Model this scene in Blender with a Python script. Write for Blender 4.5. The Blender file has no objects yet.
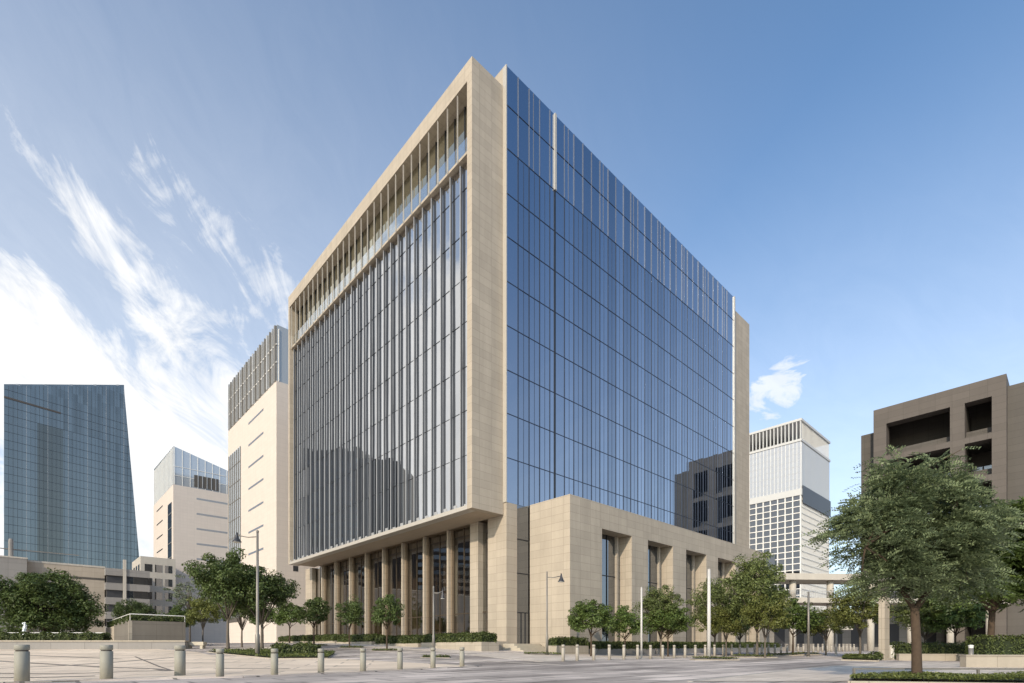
import bpy, bmesh, math, random
import numpy as np
from mathutils import Vector, Matrix
R = math.radians
random.seed(7); rng = np.random.default_rng(7)
scn = bpy.context.scene
col = scn.collection

# ------------------------------------------------------------------ camera
F, HZ, CX, EYE = 526.6, 648.0, 512.0, 1.0
cd = bpy.data.cameras.new('camera'); cam = bpy.data.objects.new('camera', cd); col.objects.link(cam)
cam.location = (0, 0, EYE); cam.rotation_euler = (R(90), 0, 0)
cd.sensor_width = 36.0; cd.lens = 36.0 * F / 1024.0
cd.shift_y = (HZ - 341.5) / 1024.0
cd.clip_start = 0.1; cd.clip_end = 20000
scn.camera = cam

# ------------------------------------------------------------------ sun, sky, exposure
DR = Vector((0.7321, 0.6812, 0)); DL = Vector((-0.6812, 0.7321, 0))     # the city's street grid
SUN_EL = R(25)
az = (-DR * 0.94 - DL * 0.34).normalized()
to_sun = Vector((az.x * math.cos(SUN_EL), az.y * math.cos(SUN_EL), math.sin(SUN_EL)))
sl = bpy.data.lights.new('sun', 'SUN'); sun = bpy.data.objects.new('sun', sl); col.objects.link(sun)
sl.energy = 2.4; sl.angle = R(0.6); sl.color = (1.0, 0.86, 0.68)
sun.rotation_euler = to_sun.to_track_quat('Z', 'Y').to_euler()
sun.location = (-60, -100, 60)

world = bpy.data.worlds.new('World'); scn.world = world; world.use_nodes = True
wn = world.node_tree; wn.nodes.clear()
def N(nt, t, **kw):
    n = nt.nodes.new(t)
    for k, v in kw.items(): setattr(n, k, v)
    return n
def val(nt, s, v):
    if hasattr(v, 'is_linked') or hasattr(v, 'links'): nt.links.new(v, s)
    else: s.default_value = v
def M_(nt, op, a, b=0.0, c=None, clamp=False):
    n = N(nt, 'ShaderNodeMath', operation=op, use_clamp=clamp)
    val(nt, n.inputs[0], a); val(nt, n.inputs[1], b)
    if c is not None: val(nt, n.inputs[2], c)
    return n.outputs[0]
def SS(nt, x, a, b, lo=0.0, hi=1.0):
    n = N(nt, 'ShaderNodeMapRange', interpolation_type='SMOOTHSTEP')
    val(nt, n.inputs['Value'], x); n.inputs['From Min'].default_value = a; n.inputs['From Max'].default_value = b
    n.inputs['To Min'].default_value = lo; n.inputs['To Max'].default_value = hi
    return n.outputs['Result']
def mixc(nt, f, a, b, blend='MIX'):
    n = N(nt, 'ShaderNodeMix', data_type='RGBA', blend_type=blend)
    val(nt, n.inputs[0], f); val(nt, n.inputs[6], a); val(nt, n.inputs[7], b)
    return n.outputs[2]
def build_world():
    nt = wn
    sky = N(nt, 'ShaderNodeTexSky', sky_type='NISHITA')
    sky.sun_disc = False; sky.sun_elevation = R(30)
    sky.sun_elevation = SUN_EL
    sky.sun_rotation = math.atan2(to_sun.x, to_sun.y)
    sky.altitude = 50; sky.air_density = 1.0; sky.dust_density = 1.6; sky.ozone_density = 2.0
    tc = N(nt, 'ShaderNodeTexCoord'); D = tc.outputs['Generated']
    sp = N(nt, 'ShaderNodeSeparateXYZ'); nt.links.new(D, sp.inputs[0])
    x, y, z = sp.outputs
    azi = M_(nt, 'ARCTAN2', x, y)
    cb = N(nt, 'ShaderNodeCombineXYZ'); nt.links.new(azi, cb.inputs[0]); nt.links.new(M_(nt, 'MULTIPLY', z, 1.25), cb.inputs[1])
    def sheetnoise(rot, sc, scale, detail, rough, dist, loc=(0, 0, 0)):
        r = N(nt, 'ShaderNodeMapping'); r.inputs['Rotation'].default_value = (0, 0, R(rot)); nt.links.new(cb.outputs[0], r.inputs[0])
        m2 = N(nt, 'ShaderNodeMapping'); m2.inputs['Scale'].default_value = (*sc, 1); m2.inputs['Location'].default_value = loc; nt.links.new(r.outputs[0], m2.inputs[0])
        n = N(nt, 'ShaderNodeTexNoise'); n.inputs['Scale'].default_value = scale; n.inputs['Detail'].default_value = detail; n.inputs['Roughness'].default_value = rough; n.inputs['Distortion'].default_value = dist
        nt.links.new(m2.outputs[0], n.inputs['Vector']); return n
    n1 = sheetnoise(38, (1.0, 1.7), 2.9, 9, 0.58, 0.9, (3.9, 8.9, 0))
    n2 = sheetnoise(40, (1.0, 2.0), 7.0, 10, 0.66, 1.2)
    n3 = sheetnoise(10, (1.0, 1.6), 15.0, 8, 0.62, 0.6, (0.3, 0.1, 0))
    nz = M_(nt, 'ADD', M_(nt, 'MULTIPLY', n1.outputs['Fac'], 0.66), M_(nt, 'MULTIPLY', n2.outputs['Fac'], 0.34))
    # where the cloud bank stands: the western sky, thickest low down, closed overcast further round to the south-west
    hl = M_(nt, 'SQRT', M_(nt, 'ADD', M_(nt, 'MULTIPLY', x, x), M_(nt, 'MULTIPLY', y, y)))
    hl = M_(nt, 'MAXIMUM', hl, 0.001)
    west = M_(nt, 'DIVIDE', M_(nt, 'ADD', M_(nt, 'MULTIPLY', x, -0.93), M_(nt, 'MULTIPLY', y, 0.36)), hl)
    west2 = M_(nt, 'DIVIDE', M_(nt, 'ADD', M_(nt, 'MULTIPLY', x, -0.995), M_(nt, 'MULTIPLY', y, 0.10)), hl)
    wmask = SS(nt, west, 0.46, 0.66)
    cover = M_(nt, 'MULTIPLY', wmask, SS(nt, z, 0.74, 0.54, 0.0, 0.43))
    cover = M_(nt, 'ADD', cover, M_(nt, 'MULTIPLY', wmask, SS(nt, z, 0.50, 0.36, 0.0, 0.32)))
    cover = M_(nt, 'ADD', cover, M_(nt, 'MULTIPLY', SS(nt, west2, 0.82, 0.95), SS(nt, z, 0.85, 0.5, 0.0, 0.40)))
    thr = M_(nt, 'ADD', M_(nt, 'SUBTRACT', M_(nt, 'MULTIPLY', M_(nt, 'SUBTRACT', nz, 0.5), 1.7), 0.30), cover)
    bank = SS(nt, thr, 0.0, 0.42)
    veil = M_(nt, 'MULTIPLY', SS(nt, west, -0.35, 1.0), SS(nt, z, 0.95, 0.38, 0.03, 0.46))
    veil = M_(nt, 'MAXIMUM', veil, SS(nt, z, 0.74, 0.10, 0.0, 0.52))
    bank = M_(nt, 'MAXIMUM', bank, veil)
    # one small puff in the east
    dv = N(nt, 'ShaderNodeVectorMath', operation='DISTANCE'); nt.links.new(D, dv.inputs[0]); dv.inputs[1].default_value = Vector((0.505, 1, 0.487)).normalized()
    pm = SS(nt, dv.outputs['Value'], 0.085, 0.0)
    puff = SS(nt, M_(nt, 'ADD', M_(nt, 'SUBTRACT', n3.outputs['Fac'], 0.70), M_(nt, 'MULTIPLY', pm, 0.46)), 0.0, 0.22)
    fac = M_(nt, 'MAXIMUM', bank, M_(nt, 'MULTIPLY', puff, 0.75), clamp=True)
    body = mixc(nt, n2.outputs['Fac'], (3.8, 3.85, 3.95, 1), (5.8, 5.7, 5.5, 1))
    tint = mixc(nt, 1.0, sky.outputs[0], (0.84, 1.0, 1.07, 1), 'MULTIPLY')
    res = mixc(nt, M_(nt, 'MULTIPLY', fac, 0.96), tint, body)
    bg = N(nt, 'ShaderNodeBackground'); bg.inputs['Strength'].default_value = 0.15
    nt.links.new(res, bg.inputs['Color'])
    out = N(nt, 'ShaderNodeOutputWorld'); nt.links.new(bg.outputs[0], out.inputs[0])
build_world()
scn.view_settings.view_transform = 'Standard'; scn.view_settings.look = 'None'
scn.view_settings.gamma = 1.0; scn.view_settings.use_curve_mapping = False
scn.view_settings.exposure = 0.60
scn.cycles.max_bounces = 6; scn.cycles.diffuse_bounces = 3; scn.cycles.glossy_bounces = 4; scn.cycles.transmission_bounces = 4; scn.cycles.transparent_max_bounces = 6

# ------------------------------------------------------------------ materials
MATS = {}
def newmat(name):
    m = bpy.data.materials.new(name); m.use_nodes = True
    nt = m.node_tree; nt.nodes.clear()
    o = N(nt, 'ShaderNodeOutputMaterial'); MATS[name] = m
    return m, nt, o
def rgba(c): return (c[0], c[1], c[2], 1.0)
def principled(nt, color, rough=0.7, metal=0.0, spec=0.5, normal=None):
    b = N(nt, 'ShaderNodeBsdfPrincipled')
    val(nt, b.inputs['Base Color'], color if not isinstance(color, tuple) else rgba(color))
    val(nt, b.inputs['Roughness'], rough); val(nt, b.inputs['Metallic'], metal)
    b.inputs['Specular IOR Level'].default_value = spec
    if normal is not None: nt.links.new(normal, b.inputs['Normal'])
    return b
def noise(nt, vec, scale, detail=5, rough=0.55, stretch=None):
    n = N(nt, 'ShaderNodeTexNoise'); n.inputs['Scale'].default_value = scale; n.inputs['Detail'].default_value = detail; n.inputs['Roughness'].default_value = rough
    if stretch:
        mp = N(nt, 'ShaderNodeMapping'); mp.inputs['Scale'].default_value = stretch
        nt.links.new(vec, mp.inputs[0]); vec = mp.outputs[0]
    nt.links.new(vec, n.inputs['Vector'])
    return n.outputs['Fac']
def wallcoords(nt):
    """(along the wall, height) for axis aligned walls, in the object's own frame"""
    tc = N(nt, 'ShaderNodeTexCoord')
    p = N(nt, 'ShaderNodeSeparateXYZ'); nt.links.new(tc.outputs['Object'], p.inputs[0])
    n = N(nt, 'ShaderNodeSeparateXYZ'); nt.links.new(tc.outputs['Normal'], n.inputs[0])
    ax = M_(nt, 'GREATER_THAN', M_(nt, 'ABSOLUTE', n.outputs[0]), 0.6)
    azn = M_(nt, 'GREATER_THAN', M_(nt, 'ABSOLUTE', n.outputs[2]), 0.6)
    u = M_(nt, 'ADD', M_(nt, 'MULTIPLY', p.outputs[1], ax), M_(nt, 'MULTIPLY', p.outputs[0], M_(nt, 'SUBTRACT', 1.0, ax)))
    v = M_(nt, 'ADD', M_(nt, 'MULTIPLY', p.outputs[1], azn), M_(nt, 'MULTIPLY', p.outputs[2], M_(nt, 'SUBTRACT', 1.0, azn)))
    c = N(nt, 'ShaderNodeCombineXYZ'); nt.links.new(u, c.inputs[0]); nt.links.new(v, c.inputs[1])
    return c.outputs[0], tc.outputs['Object']
def stone(name, c, bw=1.5, bh=0.75, joint=0.018, var=0.10, dark=0.62, stain=0.12, rough=0.75):
    m, nt, o = newmat(name)
    uv, ob = wallcoords(nt)
    b = N(nt, 'ShaderNodeTexBrick'); nt.links.new(uv, b.inputs['Vector'])
    b.inputs['Scale'].default_value = 1.0; b.inputs['Mortar Size'].default_value = joint; b.inputs['Brick Width'].default_value = bw; b.inputs['Row Height'].default_value = bh
    b.inputs['Mortar Smooth'].default_value = 0.1; b.offset = 0.0
    b.inputs['Color1'].default_value = rgba([q * (1 - var) for q in c]); b.inputs['Color2'].default_value = rgba([q * (1 + var) for q in c]); b.inputs['Mortar'].default_value = rgba([q * dark for q in c])
    n1 = noise(nt, ob, 0.35, 6, 0.6); n2 = noise(nt, ob, 6.0, 4, 0.6)
    n3 = noise(nt, ob, 0.9, 5, 0.65, (1.6, 1.6, 0.16))
    k = M_(nt, 'ADD', 1.0 - stain, M_(nt, 'MULTIPLY', n1, stain))
    k = M_(nt, 'MULTIPLY', k, M_(nt, 'ADD', 0.94, M_(nt, 'MULTIPLY', n2, 0.12)))
    k = M_(nt, 'MULTIPLY', k, M_(nt, 'ADD', 1.0 - stain, M_(nt, 'MULTIPLY', n3, 2 * stain)))
    kc = N(nt, 'ShaderNodeCombineColor'); [nt.links.new(k, kc.inputs[i]) for i in range(3)]
    cc = mixc(nt, 1.0, b.outputs['Color'], kc.outputs[0], 'MULTIPLY')
    bp = N(nt, 'ShaderNodeBump'); bp.inputs['Strength'].default_value = 0.25; bp.inputs['Distance'].default_value = 0.02; nt.links.new(n2, bp.inputs['Height'])
    p = principled(nt, cc, rough, 0, 0.3, bp.outputs[0])
    nt.links.new(p.outputs[0], o.inputs[0]); return m
def plain(name, c, rough=0.6, metal=0.0, var=0.15, scale=1.5, spec=0.4):
    m, nt, o = newmat(name)
    tc = N(nt, 'ShaderNodeTexCoord')
    n = noise(nt, tc.outputs['Object'], scale, 6, 0.6)
    cc = mixc(nt, n, rgba([q * (1 - var) for q in c]), rgba([q * (1 + var) for q in c]))
    p = principled(nt, cc, rough, metal, spec)
    nt.links.new(p.outputs[0], o.inputs[0]); return m
def glass(name, tint, base, refl=0.5, rough=0.01, wav=0.0):
    """coated architectural glass: a tinted mirror layer over a dark body; tone drifts a little from pane to pane"""
    m, nt, o = newmat(name)
    g = N(nt, 'ShaderNodeBsdfGlossy'); g.inputs['Roughness'].default_value = rough
    geo = N(nt, 'ShaderNodeNewGeometry')
    rv = geo.outputs['Random Per Island']
    tcol = mixc(nt, rv, rgba([q * 0.86 for q in tint]), rgba([min(1, q * 1.12) for q in tint]))
    nt.links.new(tcol, g.inputs['Color'])
    bcol = mixc(nt, rv, rgba([q * 0.7 for q in base]), rgba([q * 1.3 for q in base]))
    d = N(nt, 'ShaderNodeBsdfDiffuse'); nt.links.new(bcol, d.inputs['Color'])
    if wav > 0:
        tc = N(nt, 'ShaderNodeTexCoord'); nn = noise(nt, tc.outputs['Object'], 0.5, 2)
        bp = N(nt, 'ShaderNodeBump'); bp.inputs['Strength'].default_value = wav; bp.inputs['Distance'].default_value = 0.05
        nt.links.new(nn, bp.inputs['Height']); nt.links.new(bp.outputs[0], g.inputs['Normal'])
    lw = N(nt, 'ShaderNodeLayerWeight'); lw.inputs['Blend'].default_value = 0.35
    f = M_(nt, 'ADD', refl, M_(nt, 'MULTIPLY', lw.outputs['Facing'], 0.9 - refl), clamp=True)
    mx = N(nt, 'ShaderNodeMixShader'); nt.links.new(f, mx.inputs[0]); nt.links.new(d.outputs[0], mx.inputs[1]); nt.links.new(g.outputs[0], mx.inputs[2])
    nt.links.new(mx.outputs[0], o.inputs[0]); return m
def clear_glass(name, tint=(0.6, 0.58, 0.52), refl=0.10):
    m, nt, o = newmat(name)
    t = N(nt, 'ShaderNodeBsdfTransparent'); t.inputs['Color'].default_value = rgba(tint)
    g = N(nt, 'ShaderNodeBsdfGlossy'); g.inputs['Roughness'].default_value = 0.01; g.inputs['Color'].default_value = (0.9, 0.92, 0.95, 1)
    lw = N(nt, 'ShaderNodeLayerWeight'); lw.inputs['Blend'].default_value = 0.3
    f = M_(nt, 'ADD', refl, M_(nt, 'MULTIPLY', M_(nt, 'POWER', lw.outputs['Facing'], 3.0), 0.6), clamp=True)
    mx = N(nt, 'ShaderNodeMixShader'); nt.links.new(f, mx.inputs[0]); nt.links.new(t.outputs[0], mx.inputs[1]); nt.links.new(g.outputs[0], mx.inputs[2])
    nt.links.new(mx.outputs[0], o.inputs[0]); return m
def leafmat(name, dark, light, trans=0.25):
    m, nt, o = newmat(name)
    geo = N(nt, 'ShaderNodeNewGeometry'); oi = N(nt, 'ShaderNodeObjectInfo')
    tc = N(nt, 'ShaderNodeTexCoord'); nn = noise(nt, tc.outputs['Object'], 0.9, 3)
    f = M_(nt, 'ADD', M_(nt, 'MULTIPLY', geo.outputs['Random Per Island'], 0.55), M_(nt, 'MULTIPLY', nn, 0.55))
    c = mixc(nt, f, rgba(dark), rgba(light))
    br = M_(nt, 'ADD', 0.85, M_(nt, 'MULTIPLY', oi.outputs['Random'], 0.3))
    kc = N(nt, 'ShaderNodeCombineColor'); [nt.links.new(br, kc.inputs[i]) for i in range(3)]
    c = mixc(nt, 1.0, c, kc.outputs[0], 'MULTIPLY')
    p = principled(nt, c, 0.5, 0, 0.35)
    t = N(nt, 'ShaderNodeBsdfTranslucent'); nt.links.new(c, t.inputs['Color'])
    mx = N(nt, 'ShaderNodeMixShader'); mx.inputs[0].default_value = trans
    nt.links.new(p.outputs[0], mx.inputs[1]); nt.links.new(t.outputs[0], mx.inputs[2]); nt.links.new(mx.outputs[0], o.inputs[0]); return m
def paving(name, c1, c2, joint, bw, bh, ang, streak=0.5, stain=0.2, jw=0.02, rough=0.8):
    m, nt, o = newmat(name)
    tc = N(nt, 'ShaderNodeTexCoord')
    mp = N(nt, 'ShaderNodeMapping'); mp.inputs['Rotation'].default_value = (0, 0, -ang); nt.links.new(tc.outputs['Object'], mp.inputs[0])
    b = N(nt, 'ShaderNodeTexBrick'); nt.links.new(mp.outputs[0], b.inputs['Vector'])
    b.inputs['Scale'].default_value = 1; b.inputs['Mortar Size'].default_value = jw; b.inputs['Brick Width'].default_value = bw; b.inputs['Row Height'].default_value = bh
    b.inputs['Color1'].default_value = rgba(c1); b.inputs['Color2'].default_value = rgba(c2); b.inputs['Mortar'].default_value = rgba(joint)
    n1 = noise(nt, mp.outputs[0], 0.22, 5, 0.6, (0.35, 1.6, 1)); n2 = noise(nt, tc.outputs['Object'], 0.55, 7, 0.65); n3 = noise(nt, tc.outputs['Object'], 14, 3, 0.6)
    k = M_(nt, 'ADD', 1 - streak * 0.5, M_(nt, 'MULTIPLY', SS(nt, n1, 0.32, 0.68), streak))
    k = M_(nt, 'MULTIPLY', k, M_(nt, 'ADD', 1 - stain, M_(nt, 'MULTIPLY', n2, stain * 2)))
    k = M_(nt, 'MULTIPLY', k, M_(nt, 'ADD', 0.9, M_(nt, 'MULTIPLY', n3, 0.2)))
    kc = N(nt, 'ShaderNodeCombineColor'); [nt.links.new(k, kc.inputs[i]) for i in range(3)]
    cc = mixc(nt, 1.0, b.outputs['Color'], kc.outputs[0], 'MULTIPLY')
    bp = N(nt, 'ShaderNodeBump'); bp.inputs['Strength'].default_value = 0.2; bp.inputs['Distance'].default_value = 0.01; nt.links.new(n3, bp.inputs['Height'])
    p = principled(nt, cc, rough, 0, 0.3, bp.outputs[0]); nt.links.new(p.outputs[0], o.inputs[0]); return m

GA = math.atan2(DR.y, DR.x)
stone('limestone', (0.45, 0.388, 0.31), 1.5, 0.75, 0.018, 0.055, 0.74, 0.19); stone('pale_stone', (0.62, 0.545, 0.48), 1.8, 0.9, 0.02, 0.02, 0.86, 0.07)
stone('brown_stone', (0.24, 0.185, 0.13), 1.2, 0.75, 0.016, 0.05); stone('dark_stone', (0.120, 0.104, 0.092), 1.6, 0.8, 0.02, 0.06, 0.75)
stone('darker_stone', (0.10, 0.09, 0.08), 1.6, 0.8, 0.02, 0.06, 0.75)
stone('grey_panel', (0.27, 0.255, 0.24), 3.0, 1.5, 0.03, 0.05, 0.75); stone('beige_panel', (0.42, 0.36, 0.29), 2.4, 1.2, 0.03, 0.05, 0.8)
stone('pavilion_panel', (0.20, 0.178, 0.15), 2.2, 1.1, 0.015, 0.04, 0.7, 0.2); stone('planter_stone', (0.42, 0.37, 0.30), 1.4, 0.6, 0.012, 0.07, 0.6, 0.18)
stone('granite', (0.32, 0.305, 0.255), 50, 50, 0.0, 0.02, 1, 0.2, 0.6); stone('row_granite', (0.42, 0.38, 0.32), 50, 50, 0.0, 0.02, 1, 0.2, 0.6); stone('pale_granite', (0.50, 0.45, 0.36), 50, 50, 0.0, 0.02, 1, 0.15, 0.6)
stone('concrete', (0.50, 0.46, 0.40), 60, 60, 0.0, 0.03, 1, 0.15); stone('soffit_panel', (0.44, 0.36, 0.27), 1.6, 1.9, 0.012, 0.03, 0.75, 0.08)
plain('white_metal', (0.72, 0.70, 0.66), 0.4, 0.0, 0.06); plain('fin_metal', (0.46, 0.46, 0.46), 0.35, 0.45, 0.08); plain('trim_metal', (0.48, 0.445, 0.39), 0.4, 0.2, 0.05)
plain('dark_frame', (0.025, 0.028, 0.034), 0.4, 0.3, 0.2); plain('mullion_metal', (0.035, 0.045, 0.07), 0.35, 0.4, 0.1)
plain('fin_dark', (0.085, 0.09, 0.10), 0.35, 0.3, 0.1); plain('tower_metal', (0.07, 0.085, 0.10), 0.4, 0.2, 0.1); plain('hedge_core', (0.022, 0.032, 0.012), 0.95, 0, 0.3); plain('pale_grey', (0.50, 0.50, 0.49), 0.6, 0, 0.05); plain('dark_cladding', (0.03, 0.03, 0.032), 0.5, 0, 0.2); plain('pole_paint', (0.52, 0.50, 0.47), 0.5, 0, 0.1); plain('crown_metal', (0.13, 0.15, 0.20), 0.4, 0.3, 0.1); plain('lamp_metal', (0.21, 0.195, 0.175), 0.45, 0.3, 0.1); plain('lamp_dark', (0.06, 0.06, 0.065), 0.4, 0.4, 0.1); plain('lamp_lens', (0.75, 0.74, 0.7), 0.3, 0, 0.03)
plain('bronze', (0.10, 0.075, 0.05), 0.45, 0.5, 0.2); plain('bark', (0.075, 0.053, 0.037), 0.9, 0, 0.4, 9, 0.2); plain('grey_bark', (0.13, 0.11, 0.09), 0.9, 0, 0.35, 9, 0.2)
plain('roof', (0.30, 0.28, 0.25), 0.9); plain('soil', (0.05, 0.04, 0.03), 0.95); plain('interior_wall', (0.12, 0.08, 0.05), 0.7, 0, 0.3, 0.4); plain('interior_floor', (0.2, 0.17, 0.14), 0.3); plain('kerb', (0.40, 0.37, 0.33), 0.85, 0, 0.15, 3)
plain('curtain', (0.30, 0.26, 0.21), 0.9, 0, 0.1); plain('olive_panel', (0.27, 0.25, 0.185), 0.5, 0, 0.3, 0.3); plain('water_white', (0.85, 0.88, 0.9), 0.3, 0, 0.05)
glass('glass_blue', (0.48, 0.55, 0.655), (0.018, 0.026, 0.042), 0.66)
glass('glass_grey', (0.78, 0.78, 0.78), (0.02, 0.022, 0.026), 0.74)
glass('glass_tower', (0.33, 0.375, 0.39), (0.018, 0.030, 0.040), 0.55, 0.02)
glass('glass_tower_reflection', (0.27, 0.29, 0.28), (0.02, 0.028, 0.032), 0.5, 0.02); glass('glass_olive', (0.62, 0.60, 0.50), (0.14, 0.13, 0.095), 0.38); glass('glass_pale', (0.80, 0.84, 0.88), (0.30, 0.32, 0.34), 0.35, 0.08)
glass('glass_white', (0.84, 0.86, 0.88), (0.24, 0.25, 0.27), 0.5, 0.06)
glass('glass_dark', (0.42, 0.45, 0.50), (0.016, 0.018, 0.020), 0.38)
glass('glass_band', (0.55, 0.58, 0.60), (0.33, 0.34, 0.34), 0.25, 0.1)
clear_glass('clear_glass', (0.62, 0.62, 0.58), 0.26); clear_glass('balustrade_glass', (0.80, 0.85, 0.85), 0.45)
leafmat('leaf_dark', (0.04, 0.065, 0.02), (0.1313, 0.175, 0.0525)); leafmat('leaf_mid', (0.05, 0.085, 0.0225), (0.1625, 0.2188, 0.0562))
leafmat('leaf_yellow', (0.065, 0.09, 0.022), (0.235, 0.24, 0.065)); leafmat('leaf_grey', (0.075, 0.098, 0.060), (0.24, 0.27, 0.165), 0.2)
leafmat('leaf_olive', (0.0688, 0.0975, 0.0325), (0.2313, 0.2687, 0.09)); leafmat('leaf_near', (0.072, 0.100, 0.048), (0.25, 0.30, 0.155), 0.28); leafmat('leaf_hedge', (0.034, 0.052, 0.014), (0.115, 0.14, 0.04)); leafmat('grass_blade', (0.055, 0.08, 0.02), (0.18, 0.2, 0.06))
paving('cobble', (0.33, 0.288, 0.258), (0.54, 0.47, 0.42), (0.18, 0.16, 0.145), 2.4, 1.2, GA, 0.85, 0.38, 0.06)
paving('plaza_stone', (0.64, 0.525, 0.405), (0.77, 0.635, 0.495), (0.43, 0.36, 0.29), 3.2, 1.6, R(12), 0.26, 0.26, 0.06)
paving('walk_stone', (0.52, 0.45, 0.38), (0.66, 0.575, 0.49), (0.36, 0.32, 0.28), 1.2, 0.6, GA, 0.2, 0.15)
paving('groove', (0.17, 0.145, 0.125), (0.19, 0.165, 0.14), (0.17, 0.15, 0.13), 4, 4, 0, 0.2, 0.2)
paving('lawn_soil', (0.035, 0.045, 0.014), (0.05, 0.06, 0.02), (0.03, 0.035, 0.012), 2, 2, 0, 0.3, 0.3)
MT = MATS

# ------------------------------------------------------------------ mesh helpers
class MB:
    def __init__(s): s.v = []; s.f = []
    def quad(s, a, b, c, d):
        n = len(s.v); s.v += [tuple(a), tuple(b), tuple(c), tuple(d)]; s.f.append((n, n + 1, n + 2, n + 3)); return s
    def box(s, x0, x1, y0, y1, z0, z1):
        n = len(s.v)
        s.v += [(x0, y0, z0), (x1, y0, z0), (x1, y1, z0), (x0, y1, z0), (x0, y0, z1), (x1, y0, z1), (x1, y1, z1), (x0, y1, z1)]
        s.f += [(n, n + 3, n + 2, n + 1), (n + 4, n + 5, n + 6, n + 7), (n, n + 1, n + 5, n + 4), (n + 1, n + 2, n + 6, n + 5), (n + 2, n + 3, n + 7, n + 6), (n + 3, n, n + 4, n + 7)]; return s
    def prism(s, bot, top):
        n = len(s.v); k = len(bot); s.v += [tuple(p) for p in bot] + [tuple(p) for p in top]
        s.f.append(tuple(range(n + k - 1, n - 1, -1))); s.f.append(tuple(range(n + k, n + 2 * k)))
        for i in range(k): j = (i + 1) % k; s.f.append((n + i, n + j, n + k + j, n + k + i))
        return s
    def tube(s, pts, rad, k=8, cap=True):
        pts = [Vector(p) for p in pts]; n0 = len(s.v)
        for i, p in enumerate(pts):
            t = (pts[min(i + 1, len(pts) - 1)] - pts[max(i - 1, 0)]).normalized()
            a = t.cross(Vector((0, 0, 1)) if abs(t.z) < 0.9 else Vector((1, 0, 0))).normalized(); b = t.cross(a)
            r = rad[i] if isinstance(rad, (list, tuple)) else rad
            for j in range(k):
                w = 2 * math.pi * j / k; s.v.append(tuple(p + (a * math.cos(w) + b * math.sin(w)) * r))
        for i in range(len(pts) - 1):
            for j in range(k):
                q = (j + 1) % k; s.f.append((n0 + i * k + j, n0 + i * k + q, n0 + (i + 1) * k + q, n0 + (i + 1) * k + j))
        if cap:
            s.f.append(tuple(range(n0 + k - 1, n0 - 1, -1))); e = n0 + (len(pts) - 1) * k; s.f.append(tuple(range(e, e + k)))
        return s
    def lathe(s, cx, cy, prof, k=20):
        n0 = len(s.v)
        for r, z in prof:
            for j in range(k): w = 2 * math.pi * j / k; s.v.append((cx + r * math.cos(w), cy + r * math.sin(w), z))
        for i in range(len(prof) - 1):
            for j in range(k):
                q = (j + 1) % k; s.f.append((n0 + i * k + j, n0 + i * k + q, n0 + (i + 1) * k + q, n0 + (i + 1) * k + j))
        s.f.append(tuple(range(n0 + k - 1, n0 - 1, -1))); e = n0 + (len(prof) - 1) * k; s.f.append(tuple(range(e, e + k))); return s
    def build(s, name, mat, parent=None, smooth=False, bevel=0.0):
        me = bpy.data.meshes.new(name); me.from_pydata(s.v, [], s.f); me.update()
        bm = bmesh.new(); bm.from_mesh(me); bmesh.ops.recalc_face_normals(bm, faces=bm.faces); bm.to_mesh(me); bm.free()
        if smooth: me.polygons.foreach_set('use_smooth', [True] * len(me.polygons))
        me.materials.append(MT[mat])
        o = bpy.data.objects.new(name, me); col.objects.link(o)
        if parent: o.parent = parent
        if bevel > 0:
            b = o.modifiers.new('bevel', 'BEVEL'); b.width = bevel; b.segments = 2; b.limit_method = 'ANGLE'
        return o
def tag(o, label=None, cat=None, group=None, kind=None):
    if label: o['label'] = label
    if cat: o['category'] = cat
    if group: o['group'] = group
    if kind: o['kind'] = kind
    return o
def thing(name, loc, label, cat, group=None, rz=0.0):
    o = bpy.data.objects.new(name, None); col.objects.link(o); o.location = loc; o.rotation_euler = (0, 0, rz); o.empty_display_size = 0.2
    return tag(o, label, cat, group)
def B(name, mat, parent, *box, bevel=0.0): return MB().box(*box).build(name, mat, parent, bevel=bevel)
def dup(root, loc, rz=0.0, sc=(1, 1, 1), label=None, group=None):
    r = root.copy(); col.objects.link(r); r.location = loc; r.rotation_euler = (0, 0, rz); r.scale = sc
    if label: r['label'] = label
    if group: r['group'] = group
    for ch in list(root.children):
        c = ch.copy(); col.objects.link(c); c.parent = r
        for g in list(ch.children):
            d = g.copy(); col.objects.link(d); d.parent = c
    return r

# ------------------------------------------------------------------ terrain
def sst(a, b, x):
    t = min(1.0, max(0.0, (x - a) / (b - a))); return t * t * (3 - 2 * t)
def H(x, y):
    return 1.7 * sst(20, 75, y) * (1 - 0.7 * sst(-6, 14, x)) 
def at(u, D, dz=0.0):
    x = (u - CX) / F * D; return Vector((x, D, H(x, D) + dz))
P0 = Vector((-0.5127, 50.0, 0.0))
def W(lx, ly): p = P0 + DR * lx + DL * ly; return p.x, p.y
def lattice(x0, x1, y0, y1, st):
    xs = np.arange(x0, x1 + 1e-6, st); ys = np.arange(y0, y1 + 1e-6, st); bm = bmesh.new()
    g = [[bm.verts.new((x, y, H(x, y))) for x in xs] for y in ys]
    for j in range(len(ys) - 1):
        for i in range(len(xs) - 1):
            bm.faces.new((g[j][i], g[j][i + 1], g[j + 1][i + 1])); bm.faces.new((g[j][i], g[j + 1][i + 1], g[j + 1][i]))
    return bm
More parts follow.
